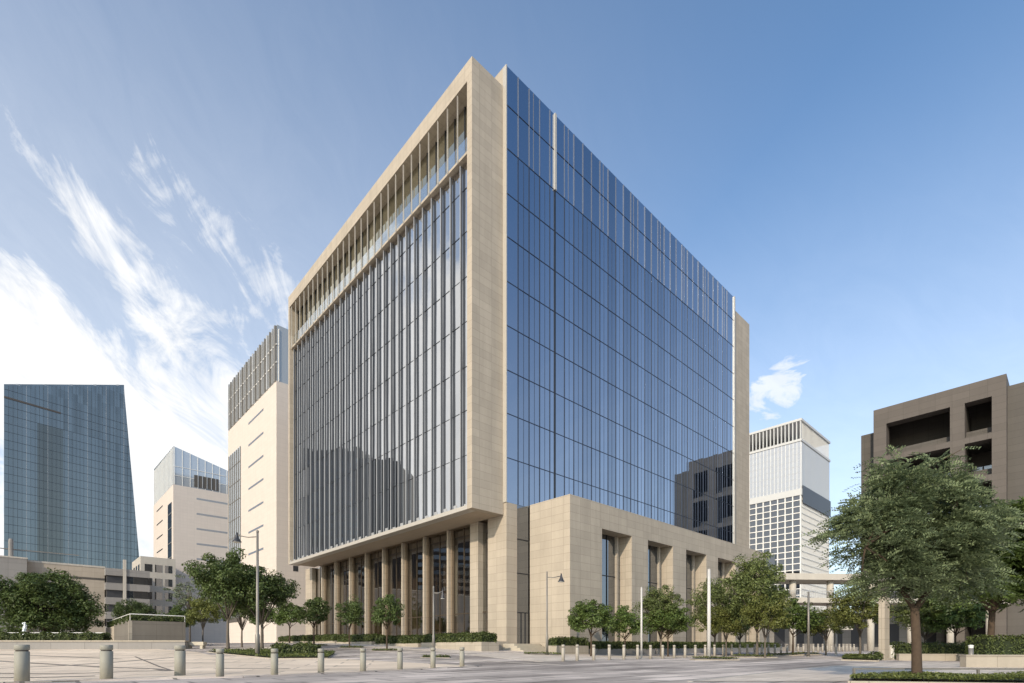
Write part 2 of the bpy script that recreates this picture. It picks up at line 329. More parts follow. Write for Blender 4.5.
def ground():
    bm = lattice(-160, 160, -40, 160, 1.0)
    # skirts out to the horizon
    edge = [e for e in bm.edges if e.is_boundary]
    vs = sorted({v for e in edge for v in e.verts}, key=lambda v: v.index)
    out = {}
    for v in vs:
        d = Vector((v.co.x, v.co.y - 60, 0)); m = max(abs(d.x) / 160, abs(d.y) / 100)
        o = bm.verts.new((v.co.x + d.x / m * 30, v.co.y + d.y / m * 45, v.co.z * 0.98 - 0.02)); out[v] = o
    for e in edge:
        a, b = e.verts; bm.faces.new((a, b, out[b], out[a]))
    ring = [e for e in bm.edges if e.is_boundary]; far = {}
    for v in {v for e in ring for v in e.verts}:
        d = Vector((v.co.x, v.co.y - 60, 0)).normalized(); far[v] = bm.verts.new((d.x * 4500, 60 + d.y * 4500, min(v.co.z, 0.9)))
    for e in ring:
        a, b = e.verts; bm.faces.new((a, b, far[b], far[a]))
    bmesh.ops.recalc_face_normals(bm, faces=bm.faces)
    me = bpy.data.meshes.new('ground'); bm.to_mesh(me); bm.free(); me.materials.append(MT['cobble'])
    o = bpy.data.objects.new('ground', me); col.objects.link(o); tag(o, kind='structure'); return o
g = ground()
if g.data.polygons[0].normal.z < 0: g.data.flip_normals()
def sheet(name, mat, poly, off, kind='structure', mats=None):
    """convex polygon laid on the terrain, off metres above it"""
    xs = [p[0] for p in poly]; ys = [p[1] for p in poly]
    bm = lattice(math.floor(min(xs)) - 1, math.ceil(max(xs)) + 1, math.floor(min(ys)) - 1, math.ceil(max(ys)) + 1, 1.0)
    a = sum(poly[i][0] * poly[(i + 1) % len(poly)][1] - poly[(i + 1) % len(poly)][0] * poly[i][1] for i in range(len(poly)))
    if a < 0: poly = poly[::-1]
    for i in range(len(poly)):
        p, q = Vector((*poly[i], 0)), Vector((*poly[(i + 1) % len(poly)], 0)); t = (q - p).normalized()
        bmesh.ops.bisect_plane(bm, geom=bm.verts[:] + bm.edges[:] + bm.faces[:], plane_co=p, plane_no=Vector((t.y, -t.x, 0)), clear_outer=True)
    for v in bm.verts: v.co.z += off
    for f in bm.faces:
        if f.normal.z < 0: f.normal_flip()
    me = bpy.data.meshes.new(name); bm.to_mesh(me); bm.free(); me.materials.append(MT[mat])
    o = bpy.data.objects.new(name, me); col.objects.link(o); tag(o, kind=kind); return o
def xy(u, D): return ((u - CX) / F * D, D)
def strip(name, mat, pts, w, off):
    """narrow band along a polyline, on the terrain"""
    P = [Vector((*p, 0)) for p in pts]; fine = []
    for a, b in zip(P[:-1], P[1:]):
        n = max(1, int((b - a).length / 0.5))
        fine += [a.lerp(b, i / n) for i in range(n)]
    fine.append(P[-1]); m = MB(); L = []
    for i, p in enumerate(fine):
        t = (fine[min(i + 1, len(fine) - 1)] - fine[max(i - 1, 0)]).normalized(); nn = Vector((-t.y, t.x, 0)) * w / 2
        a, b = p + nn, p - nn; L.append(((a.x, a.y, H(a.x, a.y) + off), (b.x, b.y, H(b.x, b.y) + off)))
    for (a, b), (c, d) in zip(L[:-1], L[1:]): m.quad(b, d, c, a)
    o = m.build(name, mat); tag(o, kind='structure')
    if o.data.polygons[0].normal.z < 0: o.data.flip_normals()
    return o
def kerb(name, pts, w=0.14, h=0.11, mat='kerb', close=False):
    P = [Vector((*p, 0)) for p in pts]
    if close: P.append(P[0])
    m = MB()
    for a, b in zip(P[:-1], P[1:]):
        n = max(1, int((b - a).length / 1.0)); t = (b - a).normalized(); nn = Vector((-t.y, t.x, 0)) * w / 2
        for i in range(n):
            p, q = a.lerp(b, i / n), a.lerp(b, (i + 1) / n)
            c = [p + nn, q + nn, q - nn, p - nn]
            m.prism([(v.x, v.y, H(v.x, v.y) - 0.1) for v in c], [(v.x, v.y, H(v.x, v.y) + h) for v in c])
    o = m.build(name, mat); tag(o, kind='structure'); return o

# light plaza on the left, light walk along the building and at right
plaza_front = [(-34, 13.2), (-14.6, 15.25), (-13.1, 16.4), (-12.2, 17.2), (-9.8, 17.6), (-8.5, 18.7), (-6.1, 21.6), (-4.8, 23.2), (-2.2, 26.2), (-1.7, 26.9)]
plaza = [(-80, 13.0), (-34, 13.2), (-14.4, 15.1), (-9.2, 18.1), (-1.6, 26.9), (-11.9, 34.9), (-17, 37.5), (-60, 48.4), (-80, 48.4)]
sheet('plaza_paving', 'plaza_stone', plaza, 0.012)
for pl in ([(-60, 46), (-17, 36.6), (-26.0, 43.5), (-30, 48.4), (-60, 48.4)],): sheet('plaza_paving', 'plaza_stone', pl, 0.010)
kerb('plaza_kerb', [(-80, 12.9), (-34, 13.1), (-14.4, 15.0), (-9.2, 18.0), (-1.6, 26.8)], 0.22, 0.035, 'cobble')
G = lambda *p: [xy(u, D) for u, D in p]
for k, pts in enumerate((G((-20, 24), (60, 27), (120, 31), (175, 36)), G((-20, 33), (60, 28), (110, 25.5), (155, 24.2), (170, 22.5)), G((-40, 20.5), (60, 20.0), (130, 22.0), (172, 22.8)),
                         G((135, 37), (150, 30), (160, 26), (172, 22.8)), G((215, 24.5), (290, 24.4)), G((-10, 40), (60, 37), (120, 34)), G((-30, 17.3), (40, 17.6), (95, 18.6)))):
    strip('paving_groove', 'groove', pts, 0.13 if k == 3 else 0.36, 0.020)
# walk between the road and the building
walk = [W(-10.5, -14.7), W(62, -14.7), W(62, -5.0), W(2, -5.0), W(-4, -1.0), W(-8.2, -3.0)]
sheet('pavement', 'walk_stone', walk, 0.012)
walk2 = [W(-8.6, -4.2), W(-2, -4.2), W(-2, 60), W(-8.6, 60)]
sheet('pavement', 'walk_stone', walk2, 0.016)
kerb('pavement_kerb', [W(-8.3, -3.0), W(-10.6, -14.8), W(62, -14.8)], 0.16, 0.03)
right_walk = [xy(690, 15.6), xy(1300, 15.6), xy(1300, 32), xy(1010, 33), xy(885, 34), xy(800, 25)]
sheet('pavement', 'walk_stone', right_walk, 0.014)
kerb('pavement_kerb', [xy(690, 15.6), xy(800, 25), xy(885, 34)], 0.15, 0.02)
for a, b in (((330, 39), (480, 31)), ((430, 36), (560, 28.5)), ((380, 44), (470, 38))):
    strip('road_marking', 'walk_stone', [xy(*a), xy(*b)], 0.5, 0.010)

# ------------------------------------------------------------------ main office building
main = thing('office_building', tuple(P0), 'large cream stone office block with overhanging fin-clad box and blue glass facade', 'building', None, GA)
X0 = -3.87; YB = 45.3; ZB = 13.72; ZT = 54.6; ZG = 56.3; YS = 0.411
def panes(m, axis, c, spans, z0, z1, jit=0.0015):
    """flat panes on a wall plane, each a hair out of true like real glazing"""
    for a, b in spans:
        t1, t2 = random.uniform(-jit, jit), random.uniform(-jit, jit)
        w, h = (b - a) / 2, (z1 - z0) / 2
        def p(s, q):
            d = s * w * t1 + q * h * t2
            return (c + d, (a + b) / 2 + s * w, (z0 + z1) / 2 + q * h) if axis == 'x' else ((a + b) / 2 + s * w, c + d, (z0 + z1) / 2 + q * h)
        m.quad(p(-1, -1), p(1, -1), p(1, 1), p(-1, 1))
def spans(a, b, st):
    r = []; x = a
    while x < b - 0.05: r.append((x, min(x + st, b))); x += st
    return r
# -- the overhanging box
B('side_wall', 'limestone', main, X0, 0.0, YS, 1.13, ZB, ZT)
B('frame_post', 'limestone', main, X0, X0 + 1.6, 44.8, YB, ZB, ZT)
B('frame_beam', 'limestone', main, X0, -0.2, 1.13, 44.8, 52.87, ZT)
B('sill_beam', 'trim_metal', main, X0, X0 + 1.0, 1.13, 44.8, ZB, ZB + 0.38)
B('soffit', 'soffit_panel', main, X0 + 1.0, 0.0, 1.13, 44.8, ZB + 0.004, ZB + 0.30)
B('roof_deck', 'roof', main, -0.2, 48.3, 1.13, YB, 53.2, 54.0)
B('rear_wall', 'limestone', main, X0 + 1.6, 55.2, YB - 0.3, YB, ZB + 0.31, 53.2); B('rear_wall', 'limestone', main, 1.1, 55.2, YB - 0.3, YB, 0.0, ZB + 0.30)
FIN = [1.13 + 1.6 * k for k in range(1, 28)]
edges = [1.13] + FIN + [44.8]
zs = [ZB + 0.42, 19.1, 23.3, 27.43, 31.65, 35.85, 40.1, 44.2, 46.45]
XG = X0 + 0.74
for a, b in zip(zs[:-1], zs[1:]):
    m = MB(); panes(m, 'x', XG, list(zip(edges[:-1], edges[1:])), a, b, 0.005); m.build('storey_glazing', 'glass_grey', main)
for z in zs[1:-1]: B('transom', 'dark_frame', main, XG - 0.03, XG + 0.02, 1.13, 44.8, z - 0.022, z + 0.022)
for i, y in enumerate(FIN):
    ff = B('facade_fin', 'fin_dark', main, X0 + 0.46, XG - 0.045, y - 0.03, y + 0.03, ZB + 0.424, 46.446)
    B('sunlit_fin_edge', 'fin_metal', ff, X0 + 0.41, X0 + 0.46, y - 0.038, y + 0.038, ZB + 0.424, 46.446)  # sun on the fin's front edge, painted as a paler strip
    B('loggia_fin', 'trim_metal', main, X0 + 0.08, X0 + 0.20, y - 0.028, y + 0.028, 46.452, 52.866)
for i, (a, b) in enumerate(zip(edges[:-1], edges[1:])):
    mid = (a + b) / 2
    if i % 1 == 0: B('bracket', 'fin_metal', main, X0 + 0.1, X0 + 0.16, a + 0.1, a + 0.6, ZB + 0.384, ZB + 0.384 + random.choice((0.18, 0.26, 0.34)))
B('loggia_slab', 'limestone', main, X0 + 0.24, 0.9, 1.13, 44.8, 46.62, 46.86)
B('loggia_ceiling', 'soffit_panel', main, -0.2, 1.2, 1.13, 44.8, 52.87, 53.19)
for a, b in zip(edges[:-1], edges[1:]): pass
m = MB(); panes(m, 'x', -2.55, list(zip(edges[:-1], edges[1:])), 46.87, 52.86, 0.004); m.build('loggia_glazing', 'glass_olive', main)
for a, b in zip(edges[:-1], edges[1:]):
    B('loggia_mullion', 'dark_frame', main, -2.64, -2.56, a + 0.3, a + 0.42, 46.87, 52.86)
MB().box(X0 + 0.62, X0 + 0.65, 1.15, 44.78, 46.865, 48.75).build('balustrade', 'balustrade_glass', main)
# -- the blue glass block
XE = 48.35
MX = [0.0] + [1.5 * k for k in range(1, 5)] + [6.75] + [6.75 + 1.5127 * k for k in range(1, 28)]
MX = [x for x in MX if x < XE - 0.8] + [XE]
zr = [14.87, 19.1, 23.31, 27.43, 31.65, 35.85, 40.1, 44.2, 48.47, 52.6, ZG]
for a, b in zip(zr[:-1], zr[1:]):
    m = MB(); panes(m, 'y', 0.0, [(max(p, 0.02), q) for p, q in zip(MX[:-1], MX[1:])], a, b, 0.0022); m.build('storey_glazing', 'glass_blue', main)
for z in zr[1:-1]: B('transom', 'mullion_metal', main, 0.0, XE, -0.03, 0.05, z - 0.035, z + 0.035)
for i, x in enumerate(MX[1:-1]):
    if abs(x - 6.75) < 0.01:
        B('joint_channel', 'dark_frame', main, x - 0.11, x + 0.11, -0.05, 0.06, 14.9, 48.42); B('joint_channel', 'trim_metal', main, x - 0.13, x + 0.13, -0.17, 0.06, 48.42, ZG)
    else:
        B('mullion', 'mullion_metal', main, x - 0.028, x + 0.028, -0.055, 0.04, 14.9, 48.42)
        if MX[i + 2] - x > 1.2: B('glazing_bar', 'mullion_metal', main, (x + MX[i + 2]) / 2 - 0.012, (x + MX[i + 2]) / 2 + 0.012, -0.025, 0.03, 14.9, 48.42)
        if i % 3 != 2: B('crown_fin', 'crown_metal', main, x - 0.018, x + 0.018, -0.09, 0.04, 48.52, ZG - 0.05)
        else: B('crown_fin', 'crown_metal', main, x - 0.02, x + 0.02, -0.07, 0.04, 48.52, ZG - 0.05)
        if i % 4 == 1: B('crown_fin', 'crown_metal', main, x + 0.6, x + 0.64, -0.05, 0.03, 48.52, ZG - 0.05)
B('corner_trim', 'trim_metal', main, -0.10, 0.0, -0.06, YS, 14.87, ZG + 0.05)
B('parapet_wall', 'limestone', main, -0.10, 0.0, YS, 14.0, 54.0, ZG + 0.05)
B('corner_trim', 'trim_metal', main, XE, XE + 0.30, -0.16, YS, 14.87, ZG + 0.05)
B('parapet', 'mullion_metal', main, 0.0, XE, 0.06, 0.4, 52.0, ZG + 0.02)
B('end_wall', 'limestone', main, XE + 0.30, 55.2, YS, YB - 0.3, 0.0, 55.0)
B('core', 'dark_frame', main, 3.9, XE, 0.5, YB - 0.4, 0.2, 53.1)
# -- corner pier, glazed slot, podium
B('corner_pier', 'limestone', main, 0.0, 1.36, 0.0, 2.76, 0.0, 14.86)
B('slot_glazing', 'glass_dark', main, 1.36, 3.02, 0.02, 0.10, 0.6, 14.85)
for z in (4.4, 8.2, 11.5): B('slot_transom', 'dark_frame', main, 1.36, 3.02, -0.05, 0.02, z, z + 0.09)
for x in (1.9, 2.45): B('slot_mullion', 'dark_frame', main, x, x + 0.06, -0.04, 0.02, 0.6, 4.4)
PY, PT, PX1 = -5.294, 15.1, 47.6
rec = [(7.78, 12.82), (15.86, 21.0), (24.0, 29.0), (32.1, 37.2), (40.1, 45.1)]
B('podium_lintel', 'limestone', main, 3.02, PX1, PY, -0.10, 12.67, PT)
xs = [3.02] + [v for r in rec for v in r] + [PX1]
for i in range(0, len(xs), 2): B('podium_pier', 'limestone', main, xs[i], xs[i + 1], PY, -0.10, 0.0, 12.67)
for a, b in rec:
    B('recess_wall', 'limestone', main, b - 0.62, b, PY + 1.6, -0.10, 0.0, 12.67)
    B('recess_glazing', 'glass_dark', main, a, b - 0.90, PY + 1.5, PY + 1.6, 0.4, 12.66)
    B('recess_jamb', 'limestone', main, b - 0.90, b - 0.62, PY + 1.25, PY + 2.5, 0.0, 12.67)
    for z in (4.2, 8.4): B('recess_transom', 'dark_frame', main, a, b - 0.90, PY + 1.44, PY + 1.5, z, z + 0.08)
    for k in (1, 2): B('recess_mullion', 'dark_frame', main, a + k * 1.35, a + k * 1.35 + 0.06, PY + 1.43, PY + 1.5, 0.4, 12.65)
# -- colonnade under the box
for i, y in enumerate([4.28] + [9.0 + 4.67 * k for k in range(8)]):
    if i == 0: B('column', 'limestone', main, 0.0, 1.0, 4.28, 5.58, 0.0, ZB)
    else:
        c = B('column', 'limestone', main, 0.0, 0.34, y + 0.34, y + 0.64, 0.0, ZB, bevel=0.01)
        B('pilaster', 'brown_stone', c, 0.34, 0.58, y + 0.18, y + 0.80, 0.0, ZB)
B('column', 'limestone', main, 0.0, 1.0, 46.2 - 0.4, 48.4, 0.0, ZB)
cy = [2.76, 4.28, 5.58] + [v for k in range(8) for v in (9.0 + 4.67 * k + 0.20, 9.0 + 4.67 * k + 0.78)] + [45.8]
for a, b in ((cy[0], cy[1]), *[(cy[i], cy[i + 1]) for i in range(2, len(cy) - 1, 2)]):
    gl = MB(); panes(gl, 'x', 0.66, spans(a, b, max(0.9, (b - a) / 2)), 0.5, 13.7, 0.003); gg = gl.build('lobby_glazing', 'clear_glass', main)
    if b - a > 2:
        for k in (1,): B('mullion', 'bronze', gg, 0.60, 0.69, a + (b - a) * k / 2 - 0.04, a + (b - a) * k / 2 + 0.04, 0.5, 13.7)
        B('bronze_jamb', 'bronze', gg, 0.585, 0.72, a, a + 0.12, 0.5, 13.7); B('bronze_jamb', 'bronze', gg, 0.585, 0.72, b - 0.12, b, 0.5, 13.7)
    for z in (4.6,): B('transom', 'bronze', gg, 0.61, 0.68, a, b, z, z + 0.10)
B('lobby_wall', 'interior_wall', main, 3.6, 3.85, 2.8, 45.0, 1.5, 13.7)
B('lobby_floor', 'interior_floor', main, 0.74, 3.6, 2.8, 45.0, 0.6, 1.5)
B('lobby_ceiling', 'soffit_panel', main, 0.74, 3.85, 2.8, 45.0, ZB + 0.31, ZB + 0.5)
for k in range(9):
    y = 5.9 + 4.67 * k
    for q in range(3):
        if random.random() < 0.6: MB().box(2.3, 2.36, y + 0.25 + q * 1.0, y + 0.9 + q * 1.0, 4.6, 12.6).build('curtain', random.choice(('curtain', 'interior_wall', 'bronze')), main)
B('plinth', 'planter_stone', main, -3.4, 0.0, -0.3, 48.5, 0.0, 1.62)
st = thing('entrance_steps', (*W(0.9, -1.4), 0), 'short pale stone steps rising between the two planters at the tower corner', 'steps', None, GA)
for k in range(4): B('step', 'pale_granite', st, -1.6, 1.9, -1.6 + 0.4 * k, 1.38, 0.4 if k == 0 else 0.8 + 0.2 * (k - 1) + 0.001, 0.8 + 0.2 * k)

# ------------------------------------------------------------------ other buildings on the same grid
def site(u, D):
    x, y = xy(u, D); return (x, y, 0.0)
# twin stone block beside the main building
tb = thing('stone_office_block', site(276.5, 103), 'tall cream stone block with pleated glass crown, directly left of the main building', 'building', 'pale stone blocks with glass crowns', GA)
B('stone_body', 'pale_stone', tb, 0, 24, 0, 33.1, 0, 53.3)
MB().prism([(0.15, 0.15, 53.3), (23.8, 0.15, 53.3), (23.8, 32.9, 53.3), (0.15, 32.9, 53.3)], [(0.15, 0.15, 64.4), (23.8, 0.15, 63.5), (23.8, 32.9, 63.5), (0.15, 32.9, 64.6)]).build('glass_crown', 'glass_band', tb)
for k in range(22):
    y = 0.3 + 1.5 * k; B('crown_fin', 'fin_metal' if k % 2 else 'lamp_metal', tb, -0.25, 0.14, y, y + (0.22 if k % 3 else 0.5), 53.31, 64.2)
for k in range(8): B('crown_fin', 'white_metal', tb, 0.4 + 2.9 * k, 0.5 + 2.9 * k, -0.05, 0.14, 53.31, 63.6)
for z in (56.9, 60.4): B('crown_rail', 'white_metal', tb, -0.06, 0.14, 0.0, 32.9, z, z + 0.18)
for k in range(-5, 3):
    z = 40.45 + 4.78 * k; B('slit_window', 'glass_dark', tb, -0.03, 0.2, 7.6, 17.4, z, z + 0.42)
    w = B('small_window', 'glass_dark', tb, 3.2, 4.2, -0.03, 0.2, z - 0.2, z + 0.9)
tg = B('recess_glazing', 'glass_pale', tb, -0.04, 0.3, 22.8, 32.3, 8, 47.0)
for k in range(7): B('mullion', 'lamp_metal', tg, -0.18, -0.045, 23.0 + 1.5 * k, 23.15 + 1.5 * k, 8, 46.9)
for k in range(9): B('transom', 'lamp_metal', tg, -0.1, -0.045, 22.8, 32.3, 10 + 4.2 * k, 10.15 + 4.2 * k)
B('louvre_band', 'darker_stone', tb, -0.06, 0.3, 22.8, 32.3, 7.0, 8.0)
# lower twin further back
ta = thing('stone_office_block', site(173.3, 155), 'lower cream stone block with sloping glass crown, right of the dark glass tower', 'building', 'pale stone blocks with glass crowns', GA)
B('stone_body', 'pale_stone', ta, 0, 22, 0, 31.9, 0, 49.2)
cr = MB().prism([(0.1, 0.1, 49.2), (21.8, 0.1, 49.2), (21.8, 31.7, 49.2), (0.1, 31.7, 49.2)], [(0.1, 0.1, 60.5), (21.8, 0.1, 54.6), (21.8, 31.7, 55.0), (0.1, 31.7, 61.5)]).build('glass_crown', 'glass_pale', ta)
for k in range(11): zt = 60.4 - 5.9 * (0.3 + 2 * k) / 21.7; B('mullion', 'white_metal', cr, 0.3 + 2 * k, 0.42 + 2 * k, -0.04, 0.099, 49.25, zt)
for k in range(16): B('mullion', 'white_metal', cr, -0.04, 0.099, 0.3 + 2 * k, 0.42 + 2 * k, 49.25, 60.4 + 0.03 * k)
for z in (51.9, 54.6): B('transom', 'white_metal', cr, 0.1, 21.8, -0.03, 0.099, z, z + 0.12)
lv = B('louvre_opening', 'darker_stone', cr, 5.4, 12.0, -0.05, 0.098, 49.6, 53.2)
for k in range(5): B('louvre_blade', 'fin_metal', lv, 6.3 + 1.2 * k, 6.5 + 1.2 * k, -0.14, -0.051, 49.6, 53.2)
for k in range(-7, 2):
    z = 41.3 + 4.55 * k
    B('slit_window', 'glass_pale', ta, 6.0, 14.5, -0.03, 0.3, z, z + 0.55); B('slit_window', 'glass_dark', ta, -0.03, 0.3, 16.0, 26.0, z, z + 0.4)
tg = B('recess_glazing', 'glass_dark', ta, -0.05, 0.3, 2.2, 7.8, 4, 44.5)
for k in range(9): B('transom', 'lamp_metal', tg, -0.1, -0.055, 2.2, 7.8, 6 + 4.4 * k, 6.2 + 4.4 * k)
# tapering dark glass tower
tw = thing('glass_tower', (-241.2, 250, 0), 'dark blue glass tower with slanted top and outward leaning edge at far left', 'building', None, math.atan2(0.805, 0.593))
def tface(t0, t1, z0, z1, d): return [(t0, d, z0), (t1, d, z0), (t1, d, z1), (t0, d, z1)]
LW = lambda z: 48.1 + 7.2 * max(0.0, (143.0 - z)) / 92.0         # right edge at height z
ZTW = lambda t: 126.3 + 19.0 * t / 48.1
MB().prism([(0.3, 0.3, 0), (LW(0) - 0.3, 0.3, 0), (LW(0) - 0.3, 30, 0), (20, 30, 0)], [(0.3, 0.3, 125.8), (47.8, 0.3, 144.6), (47.8, 30, 144.6), (20, 30, 133)]).build('tower_body', 'mullion_metal', tw)
zz = 4.0; k = 0
while zz < 146:
    z1 = zz + 4.0; m = MB(); m2 = MB(); m3 = MB()
    for t0, t1 in spans(0.0, 60.0, 2.0):
        if ZTW(t1) <= zz + 0.05: continue
        a0, a1 = min(t0, LW(zz)), min(t1, LW(zz)); b0, b1 = min(t0, LW(z1)), min(t1, LW(z1))
        if a1 - a0 < 0.05: continue
        j = random.uniform(-0.035, 0.035)
        zt0, zt1 = max(zz, min(z1, ZTW(b0))), min(z1, ZTW(b1))
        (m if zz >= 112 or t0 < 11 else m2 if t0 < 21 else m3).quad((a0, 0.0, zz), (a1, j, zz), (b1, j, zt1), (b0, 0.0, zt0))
    if m.f: m.build('storey_glazing', 'glass_tower', tw)
    if m3.f: m3.build('storey_glazing', 'glass_tower', tw)
    if m2.f: m2.build('reflection_glazing', 'glass_tower_reflection', tw)  # dark reflection on the tower face, put into a darker glass colour
    zz = z1; k += 1
for k in range(1, 37):
    t = 1.6 * k; z1 = ZTW(t) if t < 48 else 143.0 - (t - 48.1) * 92 / 7.2
    if z1 > 8: B('mullion', 'tower_metal' if k % 5 else 'fin_metal', tw, t - 0.05, t + 0.05, -0.14, 0.06, 4, min(z1, ZTW(min(t, 48))) - 0.9)
for k in range(1, 31):
    z = 4.0 + 4 * k; B('transom', 'tower_metal', tw, 0.05, min(LW(z), 60) - 0.05 if z < 126 else 48, -0.10, 0.06, z - 0.08, z + 0.08)
MB().prism([(0.0, -0.25, 119.8), (21.0, -0.25, 119.6), (21.0, 0.1, 119.6), (0.0, 0.1, 119.8)], [(0.0, -0.25, 120.7), (21.0, -0.25, 120.4), (21.0, 0.1, 120.4), (0.0, 0.1, 120.7)]).build('ledge', 'dark_stone', tw)
# low panel clad blocks at its foot
gp = thing('panel_block', site(27, 116), 'low windowless grey panel block at the far left edge under the glass tower', 'building', None, GA)
B('wall', 'grey_panel', gp, -60, 0, 0, 20, 0, 20.6); B('parapet', 'concrete', gp, -60, 0.1, -0.1, 20.1, 20.6, 20.9)
v = MB().lathe(-2.6, 2, [(0.42, 20.9), (0.42, 24.6), (0.3, 25.0)], 10).build('vent_stack', 'grey_panel', gp)
B('roof_rail', 'lamp_metal', gp, -8, 9, 2.5, 2.6, 22.7, 22.9)
bp = thing('panel_block', site(27, 118.6), 'low beige stone panel block with a dark slot line, behind the big round tree', 'building', None, GA)
B('wall', 'beige_panel', bp, 0.02, 13.9, 0, 25, 0, 20.4); B('slot', 'darker_stone', bp, 7.6, 13.91, -0.04, 0.2, 17.4, 17.9); B('coping', 'concrete', bp, -0.05, 14.0, -0.12, 25, 20.4, 20.8)
lb = thing('louvred_block', site(105.5, 126), 'low grey block of stacked horizontal slabs and dark open floors, beside the beige panel wall', 'building', None, GA)
B('core', 'lamp_dark', lb, 0.3, 8.5, 0.5, 18, 0, 19)
for k in range(6): B('floor_slab', 'grey_panel', lb, 0, 8.8, -0.2, 18.2, 1.0 + 3.5 * k, 2.7 + 3.5 * k)
B('stair_column', 'concrete', lb, 3.4, 4.0, -0.45, 0.3, 0, 22.5)
for k in range(5): B('window', 'glass_dark', lb, 4.6, 8.4, 0.1, 0.6, 2.71 + 3.5 * k, 4.49 + 3.5 * k)
mb = thing('white_midrise', site(140.5, 140), 'small white mid-rise block with square windows, beside the pale stone block', 'building', None, GA)
B('wall', 'concrete', mb, 0, 8, 0, 14.8, 0, 25.5)
for k in range(6):
    for x in (0.9, 3.2, 5.5): B('window', 'glass_dark', mb, x, x + 1.7, -0.04, 0.2, 3.0 + 3.7 * k, 5.0 + 3.7 * k)
    for y in (1.5, 5.5, 9.5): B('window', 'glass_dark', mb, -0.04, 0.2, y, y + 2.4, 3.0 + 3.7 * k, 5.0 + 3.7 * k)
# a dark slab across the avenue on the left, seen mirrored in the fins
ob = thing('dark_office_slab', (-200, 100, 0), 'dark grey office slab across the avenue, mirrored in the lower left facade', 'building', None, 0)
B('wall', 'dark_cladding', ob, -30, 0, 31, 58, 0, 96); B('wall', 'dark_cladding', ob, -34, 2, 12, 31, 0, 90); B('wall', 'dark_cladding', ob, -28, -2, -23, 12, 0, 54)
for k in range(24): B('window_row', 'glass_dark', ob, -0.1, 0.06, 32, 57, 3 + 3.7 * k, 5 + 3.7 * k)
for k in range(13): B('window_row', 'glass_dark', ob, -2.1, -1.94, -22, 11, 3 + 3.7 * k, 5 + 3.7 * k)
# white grid tower in the east
gt = thing('grid_tower', site(801, 300), 'far white lattice tower with pale glass upper half, right of the main building', 'building', None, GA)
B('body', 'glass_pale', gt, 0.4, 50, 0.4, 55, 0, 88); B('upper_body', 'glass_white', gt, 0.0, 50.3, 0.0, 55.3, 92, 119)
B('crown_core', 'pale_grey', gt, 14, 42, 14, 47, 119, 126)
B('side_shade_panel', 'fin_metal', gt, 0.5, 50.2, -0.06, -0.002, 92, 119); B('dark_soffit', 'lamp_dark', gt, 0.9, 50.9, -0.62, -0.52, 84, 94)  # grey side panel paints in the shade on the upper body's right face
for z in (88.2, 119.0, 130.6): B('cornice', 'pale_grey', gt, -0.5, 50.8, -0.5, 55.8, z, z + (3.7 if z < 100 else 1.3))
for k in range(27):
    y = 0.0 + 2.06 * k
    if k % 2 == 0: B('lattice_post', 'white_metal', gt, -0.35, 0.395, y, y + 0.5, 0, 88.2)
    B('crown_post', 'pale_grey', gt, -0.3, 0.6, y, y + 0.5, 120.3, 130.6)
    B('glass_rib', 'white_metal', gt, -0.12, -0.001, y, y + 0.18, 91.9, 119.0)
for k in range(25):
    x = 0.6 + 2.0 * k
    B('lattice_post', 'pale_grey', gt, x, x + 0.3, -0.2, 0.395, 0, 88.2); B('crown_post', 'pale_grey', gt, x, x + 0.25, -0.1, 0.3, 120.3, 130.6)
    B('glass_rib', 'pale_grey', gt, x, x + 0.12, -0.14, -0.062, 92, 119.0)
for k in range(24):
    z = 2 + 3.62 * k; B('lattice_beam', 'white_metal', gt, -0.3, 0.39, 0.0, 55, z, z + 0.45); B('lattice_beam', 'pale_grey', gt, 0.4, 50, -0.15, 0.39, z, z + 0.3)
    B('window_row', 'glass_dark', gt, 0.33, 0.398, 0.5, 55, z + 0.5, z + 3.5)
for k in range(7): B('transom', 'fin_metal', gt, -0.08, -0.001, 0, 55, 94 + 3.6 * k, 94.12 + 3.6 * k)
B('sky_deck', 'glass_dark', gt, -0.9, 0.0, 14, 55, 42, 56)
# dark brown stone building on the right
db = thing('dark_stone_building', site(1006.5, 88), 'dark brown stone building with deep square openings, behind the near tree at right', 'building', None, GA)
db.scale = (1.467, 1.467, 1.467); FW = 12.8; ZD = 31.95
def op(y0, y1, z0, z1): return (y0, y1, z0, z1)
T = 1.6
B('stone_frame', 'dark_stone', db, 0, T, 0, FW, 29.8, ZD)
B('stone_frame', 'dark_stone', db, 0, T, 0, 1.24, 0, 29.8); B('stone_frame', 'dark_stone', db, 0, T, 3.64, 4.99, 0, 29.8); B('stone_frame', 'dark_stone', db, 0, T, 11.4, FW, 0, 29.8)
for z in (24.95, 20.1, 15.2, 10.3, 5.4):
    for a, b in ((1.24, 3.64), (4.99, 11.4)):
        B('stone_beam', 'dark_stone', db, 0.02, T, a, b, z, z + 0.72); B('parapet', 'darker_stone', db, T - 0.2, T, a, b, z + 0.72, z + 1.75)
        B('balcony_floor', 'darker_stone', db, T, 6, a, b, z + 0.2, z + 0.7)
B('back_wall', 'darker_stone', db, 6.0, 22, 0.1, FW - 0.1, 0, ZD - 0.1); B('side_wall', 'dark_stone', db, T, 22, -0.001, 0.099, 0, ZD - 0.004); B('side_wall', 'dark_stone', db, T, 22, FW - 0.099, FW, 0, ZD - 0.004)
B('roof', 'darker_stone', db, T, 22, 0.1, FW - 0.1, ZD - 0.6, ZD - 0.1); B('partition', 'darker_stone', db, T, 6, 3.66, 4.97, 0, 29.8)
for k in range(2):
    for a in (1.5, 2.6, 5.6, 7.2):
        B('window', 'glass_band', db, 5.9, 5.99, a, a + 0.95, 21.3 - 4.85 * k, 23.4 - 4.85 * k)
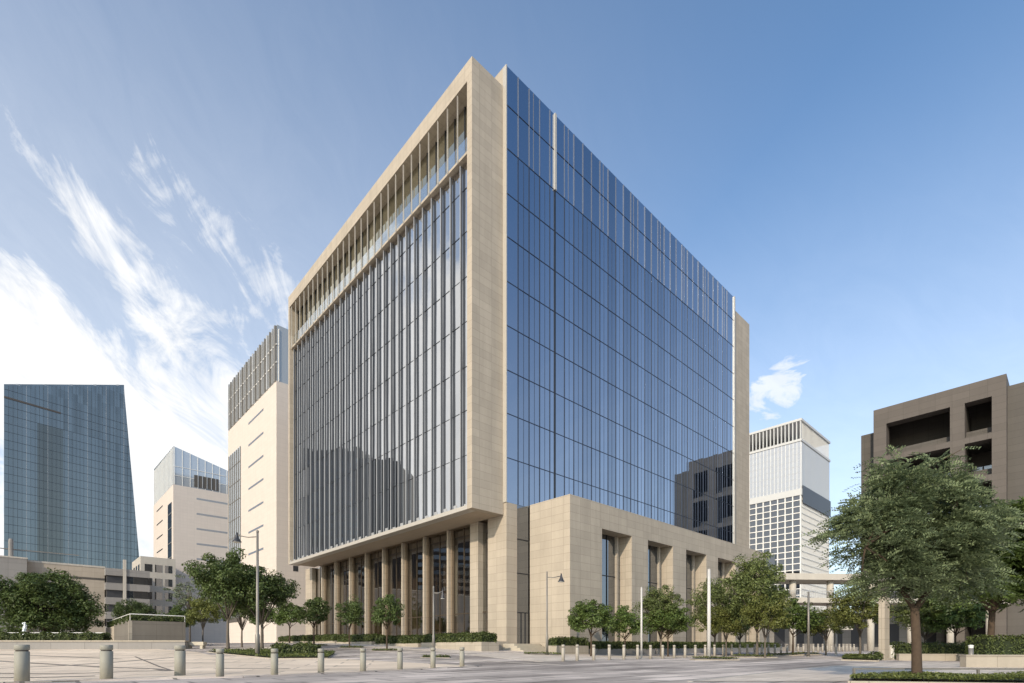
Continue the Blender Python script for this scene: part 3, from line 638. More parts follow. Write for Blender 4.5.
B('side_wing', 'darker_stone', db, 2.5, 24, FW, FW + 2.0, 0, 29.9); B('side_wing', 'darker_stone', db, 1.2, 22, -3.0, -0.002, 0, 30.9)
for z in (7, 12, 17, 22):
    pass
# raised two-level walkway
wk = thing('elevated_walkway', (*xy(836, 85), 0.0), 'pale two-level concrete walkway on round columns, beyond the trees at right', 'walkway', None, R(4))
for z, t in ((12.0, 1.0), (8.3, 0.8)): B('deck_slab', 'concrete', wk, -8.4, 30, 0, 6, z, z + t)
for x in (-6.4, 0.0, 7, 14, 21, 28): MB().lathe(x, 1.4, [(0.52, 0), (0.52, 8.3)], 14).build('column', 'concrete', wk, True); MB().lathe(x, 1.4, [(0.52, 9.1), (0.52, 12.0)], 14).build('column', 'concrete', wk, True)
for z in (9.1,):
    rl = B('railing', 'fin_metal', wk, -8.3, 29.9, 0.1, 0.16, z + 1.05, z + 1.12)
    m = MB()
    for k in range(128): m.box(-8.2 + 0.3 * k, -8.17 + 0.3 * k, 0.11, 0.14, z, z + 1.05)
    m.build('baluster', 'fin_metal', rl)
B('stair_flight', 'concrete', wk, 1.2, 4.0, 1.5, 4.0, 4.0, 4.6); B('rear_wall', 'grey_panel', wk, -8, 30, 12, 12.5, 0, 7.5)
for k in range(10): B('rear_opening', 'lamp_dark', wk, -7 + 3.7 * k, -5 + 3.7 * k, 11.95, 12.1, 1.2, 5.5)

# ------------------------------------------------------------------ plaza furniture and walls
lw = thing('plaza_wall', (*xy(185, 48.5), 0), 'long low grey stone wall closing the left plaza under the hedge', 'wall')
lw.rotation_euler = (0, 0, R(2))
B('wall', 'grey_panel', lw, -70, 0, 0, 0.5, 0.3, 1.58); B('coping', 'planter_stone', lw, -70, 0.05, -0.06, 0.56, 1.58, 1.70)
sb = thing('stone_bench', (*xy(195, 49.5), 0), 'short pale stone bench at the end of the plaza wall', 'bench')
B('seat', 'pale_granite', sb, -0.75, 0.95, -0.3, 0.3, 1.25, 1.58); B('leg', 'pale_granite', sb, -0.65, -0.4, -0.25, 0.25, 0.7, 1.25); B('leg', 'pale_granite', sb, 0.6, 0.85, -0.25, 0.25, 0.7, 1.25)
rl = thing('handrail', (*xy(0, 52), 0), 'thin pale metal handrail above the long plaza hedge', 'railing')
MB().tube([(-25, 0, 2.5), (10.2, 0, 2.5)], 0.04, 8).build('top_rail', 'white_metal', rl)
for k in range(18): MB().tube([(-24.5 + 2 * k, 0, 0.9), (-24.5 + 2 * k, 0, 2.5)], 0.03, 6).build('post', 'white_metal', rl)
pv = thing('pavilion', site(129, 50), 'low flat-roofed stone pavilion with planted roof on the plaza edge', 'pavilion', None, GA)
B('wall', 'pavilion_panel', pv, 0, 4.65, 0, 11, 0.5, 3.62); B('end_wall', 'limestone', pv, -0.02, 0.3, 11.0, 18.7, 0.5, 3.4)
B('corner_strip', 'planter_stone', pv, -0.012, 0.25, -0.012, 0.25, 0.5, 3.62)
rr = MB().tube([(0.1, 18, 4.15), (0.1, 0.1, 4.25), (4.6, 0.1, 4.2)], 0.045, 8).build('roof_rail', 'white_metal', pv)
for p in ((0.1, 0.1), (4.6, 0.1), (0.1, 6), (0.1, 12)): MB().tube([(*p, 3.5), (*p, 4.2)], 0.035, 6).build('rail_post', 'white_metal', pv)
# fountain jet
fj = MB().lathe(0, 0, [(0.04, 1.2), (0.07, 1.9), (0.12, 2.5), (0.11, 3.0), (0.03, 3.6)], 9)
for k in range(60):
    a = random.uniform(0, 6.28); q = random.uniform(0, 1); r_ = 0.04 + 0.14 * q * random.random(); s = 0.035
    z = 1.3 + 2.3 * q; x, y = r_ * math.cos(a), r_ * math.sin(a); fj.box(x - s, x + s, y - s, y + s, z - s * 2, z + s * 2)
o = fj.build('fountain_jet', 'water_white'); o.location = (*xy(22.5, 53), 0); o.rotation_euler = (0, R(4), 0); tag(o, 'single white water jet rising behind the plaza hedge', 'fountain')

# bollards
def bollard(r, h, mat, name='bollard'):
    t = bpy.data.objects.new(name, None); col.objects.link(t); t.empty_display_size = 0.2
    b = 0.012
    MB().lathe(0, 0, [(r, -0.1), (r, h * 0.82 - 0.012), (r - 0.02, h * 0.82)], 24).build('shaft', mat, t, True)
    MB().lathe(0, 0, [(r - 0.03, h * 0.82 - 0.002), (r - 0.03, h * 0.85)], 24).build('groove', 'darker_stone', t)
    MB().lathe(0, 0, [(r - 0.02, h * 0.85), (r, h * 0.85 + b), (r, h - b * 2), (r - b, h - b * 0.6), (r - b * 3, h)], 24).build('cap', mat, t, True)
    for c in t.children:
        c.data.polygons.foreach_set('use_smooth', [False] * len(c.data.polygons))
        for p in c.data.polygons: p.use_smooth = abs(p.normal.z) < 0.3
    return t
bg_ = bollard(0.175, 1.1, 'granite'); bm_ = bollard(0.125, 0.98, 'granite'); br_ = bollard(0.105, 1.05, 'row_granite')
lab1 = ['widest bollard, first at the left edge of the plaza', 'thick grey bollard in front of the plaza wall, below the glass tower', 'thick grey bollard in front of the pavilion\'s right end']
for i, (u, D) in enumerate(((22, 15.5), (106.5, 16.9), (180, 19.0))):
    t = bg_ if i == 0 else dup(bg_, (0, 0, 0)); t.location = at(u, D); tag(t, lab1[i] + ', grey granite', 'bollard', 'bollards along the plaza edge')
lab2 = ['slim grey granite bollard left of the tall lamp post, nearest the thick ones', 'slim grey granite bollard just right of the tall lamp post', 'slim grey granite bollard at the end of the lawn hedge',
        'slim granite bollard on the plaza edge left of the third clipped tree trunk', 'slim granite bollard on the plaza edge, second left of the slender lamp post', 'slim granite bollard right in front of the slender lamp post', 'last slim granite bollard at the tip of the plaza, right of the slender lamp post']
for i, (u, D) in enumerate(((220, 17.9), (274.5, 19.2), (321, 21.1), (363, 22.3), (400, 23.8), (433, 25.2), (462, 26.4))):
    t = bm_ if i == 0 else dup(bm_, (0, 0, 0)); t.location = at(u, D); tag(t, lab2[i], 'bollard', 'bollards along the plaza edge')
bx = [-8.86, -7.5] + [-5.8 + 1.71 * k for k in range(36)]
for i, lx in enumerate(bx):
    x, y = W(lx, -14.98); t = br_ if i == 0 else dup(br_, (0, 0, 0)); t.location = (x, y, H(x, y))
    tag(t, 'slim pale bollard in the long straight row in front of the podium', 'bollard', 'pale bollards in the row along the podium')
br_['label'] = 'nearest slim pale bollard, at the left end of the long row by the podium'; del br_['group']

# lamp posts and poles
def lamp(u, D, h, arm, mat='lamp_metal', label='', r=0.09, base=None):
    p = at(u, D); t = thing('lamp_post', p, label, 'lamp post')
    MB().lathe(0, 0, [(r * 1.55, -0.1), (r * 1.55, 1.5), (r * 1.05, 1.62), (r, 3.0), (r * 0.75, h)], 14).build('pole', mat, t, True)
    MB().lathe(0, 0, [(r * 2.2, -0.1), (r * 2.2, 0.12), (r * 1.6, 0.16)], 14).build('base_plate', mat, t)
    MB().lathe(0, 0, [(r * 0.95, h), (r * 0.95, h + 0.1), (0.01, h + 0.16)], 12).build('pole_cap', mat, t)
    MB().tube([(0, 0, h - 0.32), (arm * 0.45, 0, h - 0.36), (arm, 0, h - 0.22)], 0.035, 8).build('arm', mat, t, True)
    s = min(1.0, abs(arm) / 1.3)
    hd = MB().lathe(arm, 0, [(0.05 * s, h - 0.02), (0.09 * s, h - 0.22), (0.15 * s, h - 0.42), (0.24 * s, h - 0.58), (0.30 * s, h - 0.66), (0.30 * s, h - 0.70)], 16).build('lamp_head', 'lamp_dark', t, True)
    MB().lathe(arm, 0, [(0.26 * s, h - 0.725), (0.26 * s, h - 0.702)], 16).build('lens', 'lamp_lens', hd)
    return t
lamp(257.5, 37, 8.75, -1.45, label='tall grey lamp post with arm to the left standing on the lawn bed', r=0.1)
lamp(433.5, 36, 4.75, 0.62, label='slender grey lamp post with a short arm in front of the colonnade', r=0.06)
lamp(547, 42.5, 6.6, 1.15, label='grey lamp post with bell head arm to the right in front of the cream podium', r=0.07)
def pole(u, D, h, r, mat, label):
    t = thing('pole', at(u, D), label, 'pole'); MB().lathe(0, 0, [(r, -0.1), (r, h * 0.5), (r * 0.8, h)], 14).build('shaft', mat, t, True)
    MB().lathe(0, 0, [(r * 1.8, -0.1), (r * 1.8, 0.06)], 14).build('base_plate', mat, t); MB().lathe(0, 0, [(r * 0.8, h), (r * 0.9, h + 0.04), (0.01, h + 0.1)], 12).build('finial', mat, t)
pole(641.5, 39.5, 5.3, 0.075, 'pole_paint', 'thin white pole beside the double tree in front of the podium')
pole(709, 38, 6.5, 0.125, 'pole_paint', 'thick bright white pole rising from a grass strip at right')
pole(808.5, 46, 5.6, 0.10, 'lamp_metal', 'plain grey pole in front of the elevated walkway')
pole(836, 52, 4.9, 0.11, 'pole_paint', 'short white pole in line with the walkway column')
# cream pylon, kiosk block, walls at right
py = thing('stone_pylon', at(884, 38), 'free-standing cream stone pylon left of the near tree trunk', 'pylon', None, R(30))
B('shaft', 'limestone', py, -0.34, 0.34, -0.2, 0.2, -0.1, 4.55); B('plinth', 'planter_stone', py, -0.44, 0.44, -0.3, 0.3, -0.1, 0.16)
kb = thing('service_cabinet', at(896, 39.5), 'small pale cabinet box beside the cream pylon', 'cabinet'); B('body', 'concrete', kb, -0.75, 0.55, -0.3, 0.3, -0.1, 0.98, bevel=0.02); B('lid', 'white_metal', kb, -0.8, 0.6, -0.35, 0.35, 0.98, 1.04); B('door', 'white_metal', kb, -0.6, -0.05, -0.32, -0.3, 0.1, 0.9)
def lowwall(name, u0, D0, u1, D1, h, th, label, mat='planter_stone'):
    a, b = at(u0, D0), at(u1, D1); d = b - a; t = thing(name, (a.x, a.y, min(a.z, b.z)), label, 'wall', None, math.atan2(d.y, d.x)); L = Vector((d.x, d.y)).length
    B('wall', mat, t, 0, L, 0, th, -0.2, h); B('coping', mat, t, -0.03, L + 0.03, -0.04, th + 0.04, h, h + 0.07); return t
lowwall('low_wall', 899, 37, 972, 36, 0.42, 0.4, 'low pale stone wall under the dark hedge right of the pylon')
lowwall('low_wall', 966, 26.5, 1200, 25, 0.58, 0.45, 'nearer thick stone wall at the right edge of the picture')
bl = thing('bollard_light', at(971, 29), 'short bollard light with bright cap beside the low wall', 'lamp'); MB().lathe(0, 0, [(0.11, -0.1), (0.11, 0.95)], 16).build('shaft', 'lamp_metal', bl, True); MB().lathe(0, 0, [(0.11, 0.952), (0.11, 1.06)], 16).build('light_band', 'lamp_lens', bl, True); MB().lathe(0, 0, [(0.13, 1.06), (0.13, 1.1), (0.05, 1.14)], 16).build('cap', 'white_metal', bl)
hr = thing('low_rail', at(853, 16.4), 'low grey metal rail bordering the grass under the near tree', 'railing')
MB().box(0, 9.5, -0.025, 0.025, 0.33, 0.38).build('top_rail', 'lamp_metal', hr)
for k in range(6): B('post', 'lamp_metal', hr, 1.85 * k, 1.85 * k + 0.06, -0.03, 0.03, -0.1, 0.33)
hr.rotation_euler = (0, 0, R(-3))

# ------------------------------------------------------------------ vegetation
def leaf_mesh(name, P, Nn, size, aspect, mat, droop=None):
    """one small folded leaf per point: P (n,3), normals Nn (n,3), size (n,)"""
    n = len(P)
    Nn = Nn / np.maximum(np.linalg.norm(Nn, axis=1, keepdims=True), 1e-6)
    r = rng.normal(size=(n, 3)) if droop is None else droop
    T = np.cross(Nn, r); T /= np.maximum(np.linalg.norm(T, axis=1, keepdims=True), 1e-6)
    S = np.cross(Nn, T)
    L = size[:, None]; Wd = L * aspect
    v = np.empty((n, 4, 3)); v[:, 0] = P - T * L * 0.5; v[:, 1] = P + S * Wd * 0.5 + Nn * L * 0.08; v[:, 2] = P + T * L * 0.5 - Nn * L * 0.12; v[:, 3] = P - S * Wd * 0.5 + Nn * L * 0.08
    me = bpy.data.meshes.new(name); me.vertices.add(4 * n); me.vertices.foreach_set('co', v.reshape(-1).astype(np.float32))
    me.loops.add(4 * n); me.loops.foreach_set('vertex_index', np.arange(4 * n, dtype=np.int32))
    me.polygons.add(n); me.polygons.foreach_set('loop_start', np.arange(0, 4 * n, 4, dtype=np.int32)); me.polygons.foreach_set('loop_total', np.full(n, 4, dtype=np.int32))
    me.update(calc_edges=True); me.validate(); me.materials.append(MT[mat]); return me
def rndunit(n):
    a = rng.normal(size=(n, 3)); return a / np.linalg.norm(a, axis=1, keepdims=True)
def crown_points(c, rx, ry, rz, nclump, per, rc, flat=0.7, rag=0.25, lowcut=-0.75):
    """clumps through the crown volume; leaves on each clump's upper shell"""
    d = rndunit(nclump * 3); d = d[d[:, 2] > lowcut][:nclump]; n = len(d)
    rad = rng.uniform(0.25, 1.0, n) ** 0.45 * (1 + rag * rng.normal(size=n) * 0.5)
    C = np.array(c) + d * rad[:, None] * np.array([rx, ry, rz])
    P = []; Q = []
    for i in range(n):
        k = int(per * rng.uniform(0.6, 1.4)); q = rndunit(k); r_ = rc * rng.uniform(0.5, 1.5)
        s = rng.uniform(0.35, 1.0, k) ** 0.6
        P.append(C[i] + q * (r_ * s)[:, None] * np.array([1, 1, flat])); Q.append(q * 0.6 + np.array([0, 0, 0.7]) + rng.normal(size=(k, 3)) * 0.45)
    return np.vstack(P), np.vstack(Q), C
def trunk_mb(h, r, C, lean=(0, 0), fork=0.8, nl=7, k=8):
    m = MB(); top = Vector((lean[0], lean[1], h))
    m.tube([(0, 0, -0.15), (0, 0, 0.05), (lean[0] * 0.3 + r * 0.3, lean[1] * 0.3, h * 0.45), top * 1.0], [r * 1.35, r * 1.1, r * 0.88, r * 0.72], k)
    idx = rng.choice(len(C), min(nl, len(C)), replace=False)
    for j in idx:
        e = Vector(C[j]); s = top * rng.uniform(fork, 1.0); mid = s.lerp(e, 0.5) + Vector((0, 0, (e.z - s.z) * 0.15)) + Vector(rng.normal(size=3) * 0.12 * r * 10)
        m.tube([s, mid, e], [r * 0.5, r * 0.3, r * 0.08], 6)
    return m
def tree_proto(name, c, rx, ry, rz, ncl, per, rc, leaf, asp, mat, h, r, bark='bark', flat=0.7, rag=0.25, lean=(0, 0), nl=7, lowcut=-0.75):
    P, Q, C = crown_points(c, rx, ry, rz, ncl, per, rc, flat, rag, lowcut)
    me = leaf_mesh(name, P, Q, rng.uniform(0.7, 1.3, len(P)) * leaf, asp, mat)
    t = bpy.data.objects.new(name, None); col.objects.link(t); t.empty_display_size = 0.3; t['category'] = 'tree'
    trunk_mb(h, r, C, lean, nl=nl).build('trunk', bark, t, True)
    o = bpy.data.objects.new('crown', me); col.objects.link(o); o.parent = t
    return t
pA2 = tree_proto('clipped_tree', (0, 0, 2.8), 1.05, 1.15, 1.25, 60, 75, 0.38, 0.15, 0.55, 'leaf_dark', 1.75, 0.065, rag=0.22)
pB2 = tree_proto('round_tree', (0.1, 0, 2.85), 1.35, 1.5, 1.2, 75, 85, 0.44, 0.17, 0.55, 'leaf_mid', 1.7, 0.07, rag=0.32)
used = set()
def put(proto, u, D, sc, label, group=None, rz=None, dz=0.0):
    key = proto.name; rz = random.uniform(0, 6.28) if rz is None else rz
    s = sc if isinstance(sc, tuple) else (sc, sc, sc)
    if key in used: t = dup(proto, at(u, D, dz), rz, s)
    else: used.add(key); t = proto; t.location = at(u, D, dz); t.rotation_euler = (0, 0, rz); t.scale = s
    t['label'] = label
    if group: t['group'] = group
    elif 'group' in t: del t['group']
    return t
# unit: metres; clipped round trees about 4 m tall
pA = tree_proto('clipped_tree', (0, 0, 2.75), 1.15, 1.15, 1.2, 70, 75, 0.34, 0.15, 0.55, 'leaf_dark', 1.7, 0.07, rag=0.12)
pB = tree_proto('round_tree', (0, 0, 2.9), 1.45, 1.45, 1.25, 90, 80, 0.40, 0.17, 0.55, 'leaf_mid', 1.8, 0.075, rag=0.2)
pC = tree_proto('broad_tree', (0, 0, 5.2), 3.0, 3.0, 2.5, 150, 130, 0.75, 0.25, 0.5, 'leaf_dark', 2.6, 0.16, 'grey_bark', rag=0.4, nl=10, lowcut=-0.5)
pD = tree_proto('airy_tree', (0, 0, 5.2), 2.6, 2.6, 3.0, 170, 100, 0.60, 0.21, 0.45, 'leaf_olive', 2.4, 0.13, 'grey_bark', rag=0.3, nl=12)
pE = tree_proto('yellowing_tree', (0, 0, 3.9), 2.2, 2.2, 1.9, 90, 90, 0.55, 0.20, 0.5, 'leaf_yellow', 1.9, 0.10, 'grey_bark', rag=0.35, nl=8)
pF = tree_proto('spreading_tree', (0, 0, 4.3), 4.5, 4.2, 3.7, 230, 160, 0.95, 0.28, 0.5, 'leaf_dark', 1.9, 0.34, 'bark', rag=0.3, nl=8, lowcut=-0.8)
pG = tree_proto('sparse_tree', (0, 0, 7.0), 2.8, 2.8, 3.2, 42, 55, 0.62, 0.26, 0.45, 'leaf_grey', 5.0, 0.13, 'grey_bark', flat=0.4, rag=0.4, nl=16)
put(pF, 44, 58, (1.0, 1.0, 1.0), 'big dense dark tree with rounded crown in front of the beige panel block', rz=0.4)
put(pF, 134, 84, (0.62, 0.62, 0.85), 'dark rounded tree behind the pavilion, left of the pale stone block', rz=2.4)
put(pG, 190, 72, 0.95, 'thin airy tree with layered branches in front of the lower stone block')
put(pE, 203, 58, (0.85, 0.85, 0.95), 'small yellow-green tree left of the lawn trees')
put(pB2, 179, 66, (1.1, 1.1, 1.1), 'small dark green tree beside the pavilion\'s right end')
put(pC, 228, 45, (0.84, 0.84, 1.0), 'broad dark tree on the lawn bed left of the tall lamp post', dz=0.3)
put(pC, 262, 46.5, (0.92, 0.85, 0.85), 'broad dark tree on the lawn bed right of the tall lamp post', rz=1.9, dz=0.3)
put(pC, 242, 52, (0.6, 0.6, 0.75), 'darker shaded tree between the two broad lawn trees', rz=3.9)
put(pB, 263, 70, (1.05, 1.05, 1.25), 'small dark tree half hidden behind the tall lamp post')
put(pB, 289.5, 68, (1.15, 1.15, 1.22), 'bright green oval tree in front of the taller stone block', rz=0.5)
put(pA, 314, 56, (1.4, 1.4, 1.3), 'first clipped round tree at the far end of the colonnade', 'clipped trees along the colonnade')
put(pA2, 349.5, 51, (1.12, 1.12, 1.22), 'middle clipped round tree in front of the colonnade', 'clipped trees along the colonnade')
put(pA, 387, 45.5, (1.06, 1.06, 1.22), 'third clipped round tree, nearest and tallest before the colonnade', 'clipped trees along the colonnade')
put(pB, 591, 42, (1.1, 1.1, 1.05), 'round green tree before the podium corner, first right of the lamp post', 'trees in front of the podium', rz=0.2)
put(pB2, 625, 44, (1.0, 1.0, 0.98), 'smaller round tree before the first podium recess', 'trees in front of the podium', rz=2.0)
put(pD, 661, 47, (0.75, 0.75, 0.74), 'grey-green tree right of the thin white pole', 'trees in front of the podium', rz=1.2)
put(pB, 668, 46, (1.1, 1.1, 1.05), 'dark round tree in front of the grey-green one by the second podium recess', 'trees in front of the podium', rz=4.0)
put(pD, 715, 50, (0.76, 0.76, 0.86), 'grey-green tree behind the thick white pole', rz=2.2)
put(pE, 726, 47, (0.78, 0.78, 0.78), 'low yellow-green tree right of the thick white pole')
put(pD, 757, 44.5, (0.92, 0.92, 1.03), 'tallest airy tree in front of the podium end, on a grass strip', rz=0.7)
put(pE, 765, 43, (0.75, 0.75, 0.9), 'yellow-green tree with low crown under the tallest airy tree', rz=1.0)
put(pD, 740, 55, (0.62, 0.62, 0.72), 'grey-green tree close to the podium end behind the airy tree', rz=3.0)
put(pB2, 793, 50, (1.25, 1.25, 1.25), 'dark green tree left of the grey pole under the walkway', rz=1.0)
put(pE, 826, 50, (0.85, 0.85, 0.80), 'yellow-green tree under the walkway column')
put(pE, 860, 42, (0.92, 0.92, 1.0), 'yellow-leaved tree in the planted bed left of the pylon', rz=5.0)
put(pD, 925, 46, (0.8, 0.8, 0.75), 'grey-green tree behind the hedge and the near trunk', rz=5.0)
put(pB, 955, 44, (1.3, 1.3, 1.15), 'dark green tree behind the hedge right of the near trunk', rz=5.5)

def spray_tree(name, u, D, c, rx, ry, rz, nsp, mat, bark, h, r, leaf, limbs, label, seed, lobes):
    """feathery foliage: drooping sprays of paired leaflets carried on branchlets"""
    g_ = np.random.default_rng(seed); P = []; Nn = []; Dr = []; cents = []
    for (ox, oy, oz, sx, sy, sz, wgt) in lobes:
        k = max(4, int(nsp * wgt / 34))
        d = g_.normal(size=(k, 3)); d /= np.linalg.norm(d, axis=1, keepdims=True); d[:, 2] = np.where(d[:, 2] < -0.6, -d[:, 2], d[:, 2])
        rad = g_.uniform(0.15, 1.0, k) ** 0.42 * (1 + 0.13 * g_.normal(size=k))
        base = np.array([ox, oy, oz]) + d * rad[:, None] * np.array([sx, sy, sz]); m_ = 34
        Cc = np.repeat(base, m_, 0); dd = np.repeat(d, m_, 0); off = g_.normal(size=Cc.shape) * np.array([0.20, 0.20, 0.15])
        cents.append((Cc + off, dd + off * 2.2))
    for C, d in cents:
        for i in range(len(C)):
            out = d[i] * np.array([1, 1, 0.35]) + g_.normal(size=3) * 0.45; out[2] = out[2] * 0.5 + 0.05; out /= np.linalg.norm(out)
            side = np.cross(out, [0, 0, 1]); side /= max(1e-6, np.linalg.norm(side)); up = np.cross(side, out)
            roll = g_.normal() * 0.5; side2 = side * math.cos(roll) + up * math.sin(roll); up2 = -side * math.sin(roll) + up * math.cos(roll)
            L = g_.uniform(0.3, 0.62); nl = 7
            for q in range(nl):
                s = (q + 0.5) / nl; base = C[i] + out * L * s + np.array([0, 0, -0.28 * L * s * s]);
                for sg in (-1, 1):
                    P.append(base + side2 * sg * leaf * 0.5 + up2 * 0.01); Nn.append(up2 + g_.normal(size=3) * 0.22); Dr.append(np.cross(up2, side2 * sg + out * 0.7))
    P = np.array(P); Nn = np.array(Nn); Dr = np.array(Dr)
    me = leaf_mesh(name, P, Nn, g_.uniform(0.75, 1.25, len(P)) * leaf, 0.5, mat, droop=Dr)
    t = thing(name, at(u, D), label, 'tree'); m = MB(); m.tube(*h, k=14)
    for pts, rr_ in limbs: m.tube(pts, rr_, 9)
    allc = np.vstack([c_[0] for c_ in cents]); 
    ends = [Vector(p[0][-1]) for p in limbs]
    for j in g_.choice(len(allc), 70, replace=False):
        e = Vector(allc[j]); s = min(ends, key=lambda q: (q - e).length); mid = s.lerp(e, 0.5) + Vector((0, 0, 0.12)); m.tube([s, mid, e], [0.035, 0.022, 0.008], 5)
    m.build('trunk', bark, t, True); o = bpy.data.objects.new('crown', me); col.objects.link(o); o.parent = t; return t
t1 = spray_tree('shade_tree', 917, 15.4, None, 0, 0, 0, 4600, 'leaf_near', 'bark', ([(0, 0, -0.2), (0, 0, 0.1), (-0.02, 0, 1.2), (-0.08, 0, 2.25)], [0.175, 0.15, 0.13, 0.115]), 0, 0.10,
    [([(-0.08, 0, 2.15), (-0.45, 0.1, 2.8), (-0.9, 0.2, 3.6), (-1.3, 0.2, 4.4)], [0.09, 0.07, 0.05, 0.02]), ([(-0.06, 0, 2.15), (0.35, -0.1, 2.75), (0.65, -0.2, 3.5), (1.0, -0.3, 4.3)], [0.095, 0.075, 0.05, 0.02]),
     ([(-0.15, 0.1, 2.7), (-0.25, 0.4, 3.6), (-0.2, 0.5, 4.8), (-0.2, 0.4, 5.8)], [0.10, 0.08, 0.05, 0.02]), ([(-0.4, 0.0, 2.9), (-1.2, -0.4, 3.4), (-2.0, -0.5, 3.9)], [0.08, 0.05, 0.02]), ([(0.4, 0, 2.9), (1.2, 0.4, 3.3), (1.9, 0.4, 3.8)], [0.08, 0.05, 0.02])],
    'near feathery grey-green shade tree with stout brown trunk at right', 11,
    [(-0.3, 0, 4.9, 1.5, 1.5, 1.75, 0.36), (-1.55, 0, 4.1, 1.1, 1.2, 1.3, 0.22), (1.2, -0.1, 4.1, 1.25, 1.2, 1.45, 0.24), (-0.2, -0.3, 3.5, 2.1, 1.5, 1.0, 0.20), (-0.9, -0.4, 2.95, 1.1, 1.0, 0.7, 0.10), (0.9, -0.4, 3.0, 1.1, 1.0, 0.7, 0.10)])
t2 = spray_tree('shade_tree', 990, 34, None, 0, 0, 0, 3400, 'leaf_mid', 'bark', ([(0, 0, -0.2), (0, 0, 0.1), (0.05, 0, 1.4), (0.1, 0, 2.3)], [0.17, 0.14, 0.12, 0.11]), 0, 0.14,
    [([(0.1, 0, 2.2), (-0.6, 0.1, 3.0), (-1.2, 0.2, 4.0)], [0.12, 0.08, 0.03]), ([(0.1, 0, 2.2), (0.7, 0, 3.2), (1.4, 0, 4.6)], [0.13, 0.09, 0.03]), ([(0.1, 0, 2.3), (0.2, 0.3, 4.0), (0.3, 0.3, 6.0)], [0.12, 0.08, 0.03])],
    'second bushy green tree cut by the right edge, behind the thick stone wall', 12,
    [(0.9, 0, 4.9, 2.0, 2.0, 2.2, 0.45), (-0.7, 0, 3.7, 1.6, 1.8, 1.4, 0.27), (1.9, 0, 3.6, 1.7, 1.7, 1.5, 0.28), (-0.6, -0.6, 2.6, 1.3, 1.2, 0.9, 0.14), (1.0, -0.6, 2.7, 1.5, 1.2, 0.9, 0.14)])

t2.scale = (1.5, 1.5, 1.5); t1.scale = (0.91, 0.91, 0.99)
# hedges: leaves over a dark core
def hedge(lx0, lx1, ly0, ly1, z0, z1, label, name='hedge', leaf=0.17, dens=150, mat='leaf_hedge', origin=None, rz=0.0, group=None, cat='hedge', slope=None):
    A = [((lx1 - lx0) * (z1 - z0), 'f'), ((lx1 - lx0) * (z1 - z0), 'b'), ((ly1 - ly0) * (z1 - z0), 'l'), ((ly1 - ly0) * (z1 - z0), 'r'), ((lx1 - lx0) * (ly1 - ly0), 't')]
    P = []; Q = []
    for a, w in A:
        n = max(12, int(a * dens)); u_ = rng.uniform(0, 1, n); v_ = rng.uniform(0, 1, n); x = lx0 + (lx1 - lx0) * u_; y = ly0 + (ly1 - ly0) * (v_ if w in 'lr' or w == 't' else 0); z = z0 + (z1 - z0) * v_
        if w == 'f': p = np.c_[x, np.full(n, ly0), z]; q = (0, -1, 0.4)
        elif w == 'b': p = np.c_[x, np.full(n, ly1), z]; q = (0, 1, 0.4)
        elif w == 'l': p = np.c_[np.full(n, lx0), ly0 + (ly1 - ly0) * u_, z]; q = (-1, 0, 0.4)
        elif w == 'r': p = np.c_[np.full(n, lx1), ly0 + (ly1 - ly0) * u_, z]; q = (1, 0, 0.4)
        else: p = np.c_[x, ly0 + (ly1 - ly0) * v_, np.full(n, z1)]; q = (0, 0, 1)
        bump = 0.09 * np.sin(p[:, 0] * 3.1 + p[:, 1] * 2.3) + 0.06 * np.sin(p[:, 0] * 7.3 + 1) + rng.normal(size=n) * 0.045
        p = p + np.array(q) * bump[:, None]; P.append(p); Q.append(np.array(q) + rng.normal(size=(n, 3)) * 0.6)
    P = np.vstack(P); Q = np.vstack(Q)
    me = leaf_mesh(name, P, Q, rng.uniform(0.7, 1.4, len(P)) * leaf, 0.55, mat)
    o = bpy.data.objects.new(name, me); col.objects.link(o)
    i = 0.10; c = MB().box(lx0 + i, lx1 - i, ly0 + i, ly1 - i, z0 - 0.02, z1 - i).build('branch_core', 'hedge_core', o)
    if origin is not None: o.location = origin; o.rotation_euler = (0, 0, rz)
    return tag(o, label, cat, group)
def planter(name, lx0, lx1, ly0, ly1, z0, z1, label, origin, rz, group=None, mat='planter_stone'):
    t = thing(name, origin, label, 'planter', group, rz); w = 0.25
    B('wall', mat, t, lx0, lx1, ly0, ly0 + w, z0, z1); B('wall', mat, t, lx0, lx1, ly1 - w, ly1, z0, z1); B('wall', mat, t, lx0, lx0 + w, ly0 + w, ly1 - w, z0, z1); B('wall', mat, t, lx1 - w, lx1, ly0 + w, ly1 - w, z0, z1)
    B('soil_bed', 'soil', t, lx0 + w, lx1 - w, ly0 + w, ly1 - w, z0, z1 - 0.08); return t
PO = tuple(P0)
def zl(lx, ly): return H(*W(lx, ly))
names_ = ('nearest', 'second', 'third', 'fourth', 'farthest')
ys = [-2.3, 7.0, 16.5, 26.0, 36.0, 47.0]
for i, (a, b) in enumerate(zip(ys[:-1], ys[1:])):
    a2 = a if i == 0 else a + 0.5; zb = min(zl(-5, a), zl(-5, b)) - 0.3; zt = zl(-4.5, (a + b) / 2) + (0.62 if i == 0 else 0.25)
    planter('planter', -5.0, -3.0, a2, b, zb, zt, f'{names_[i]} long stone planter before the colonnade, counted from the corner pier', PO, GA, 'planters along the colonnade')
    hedge(-4.9, -3.1, a2 + 0.1, b - 0.1, zt - 0.08, zt + 0.72, f'{names_[i]} clipped hedge before the colonnade, counted from the corner pier', origin=PO, rz=GA, group='hedges along the colonnade')
za = zl(-0.5, -6.5)
planter('planter', -0.6, 3.6, -7.0, -5.6, za - 0.4, za + 0.72, 'tall cream planter at the podium corner behind the lamp post', PO, GA)
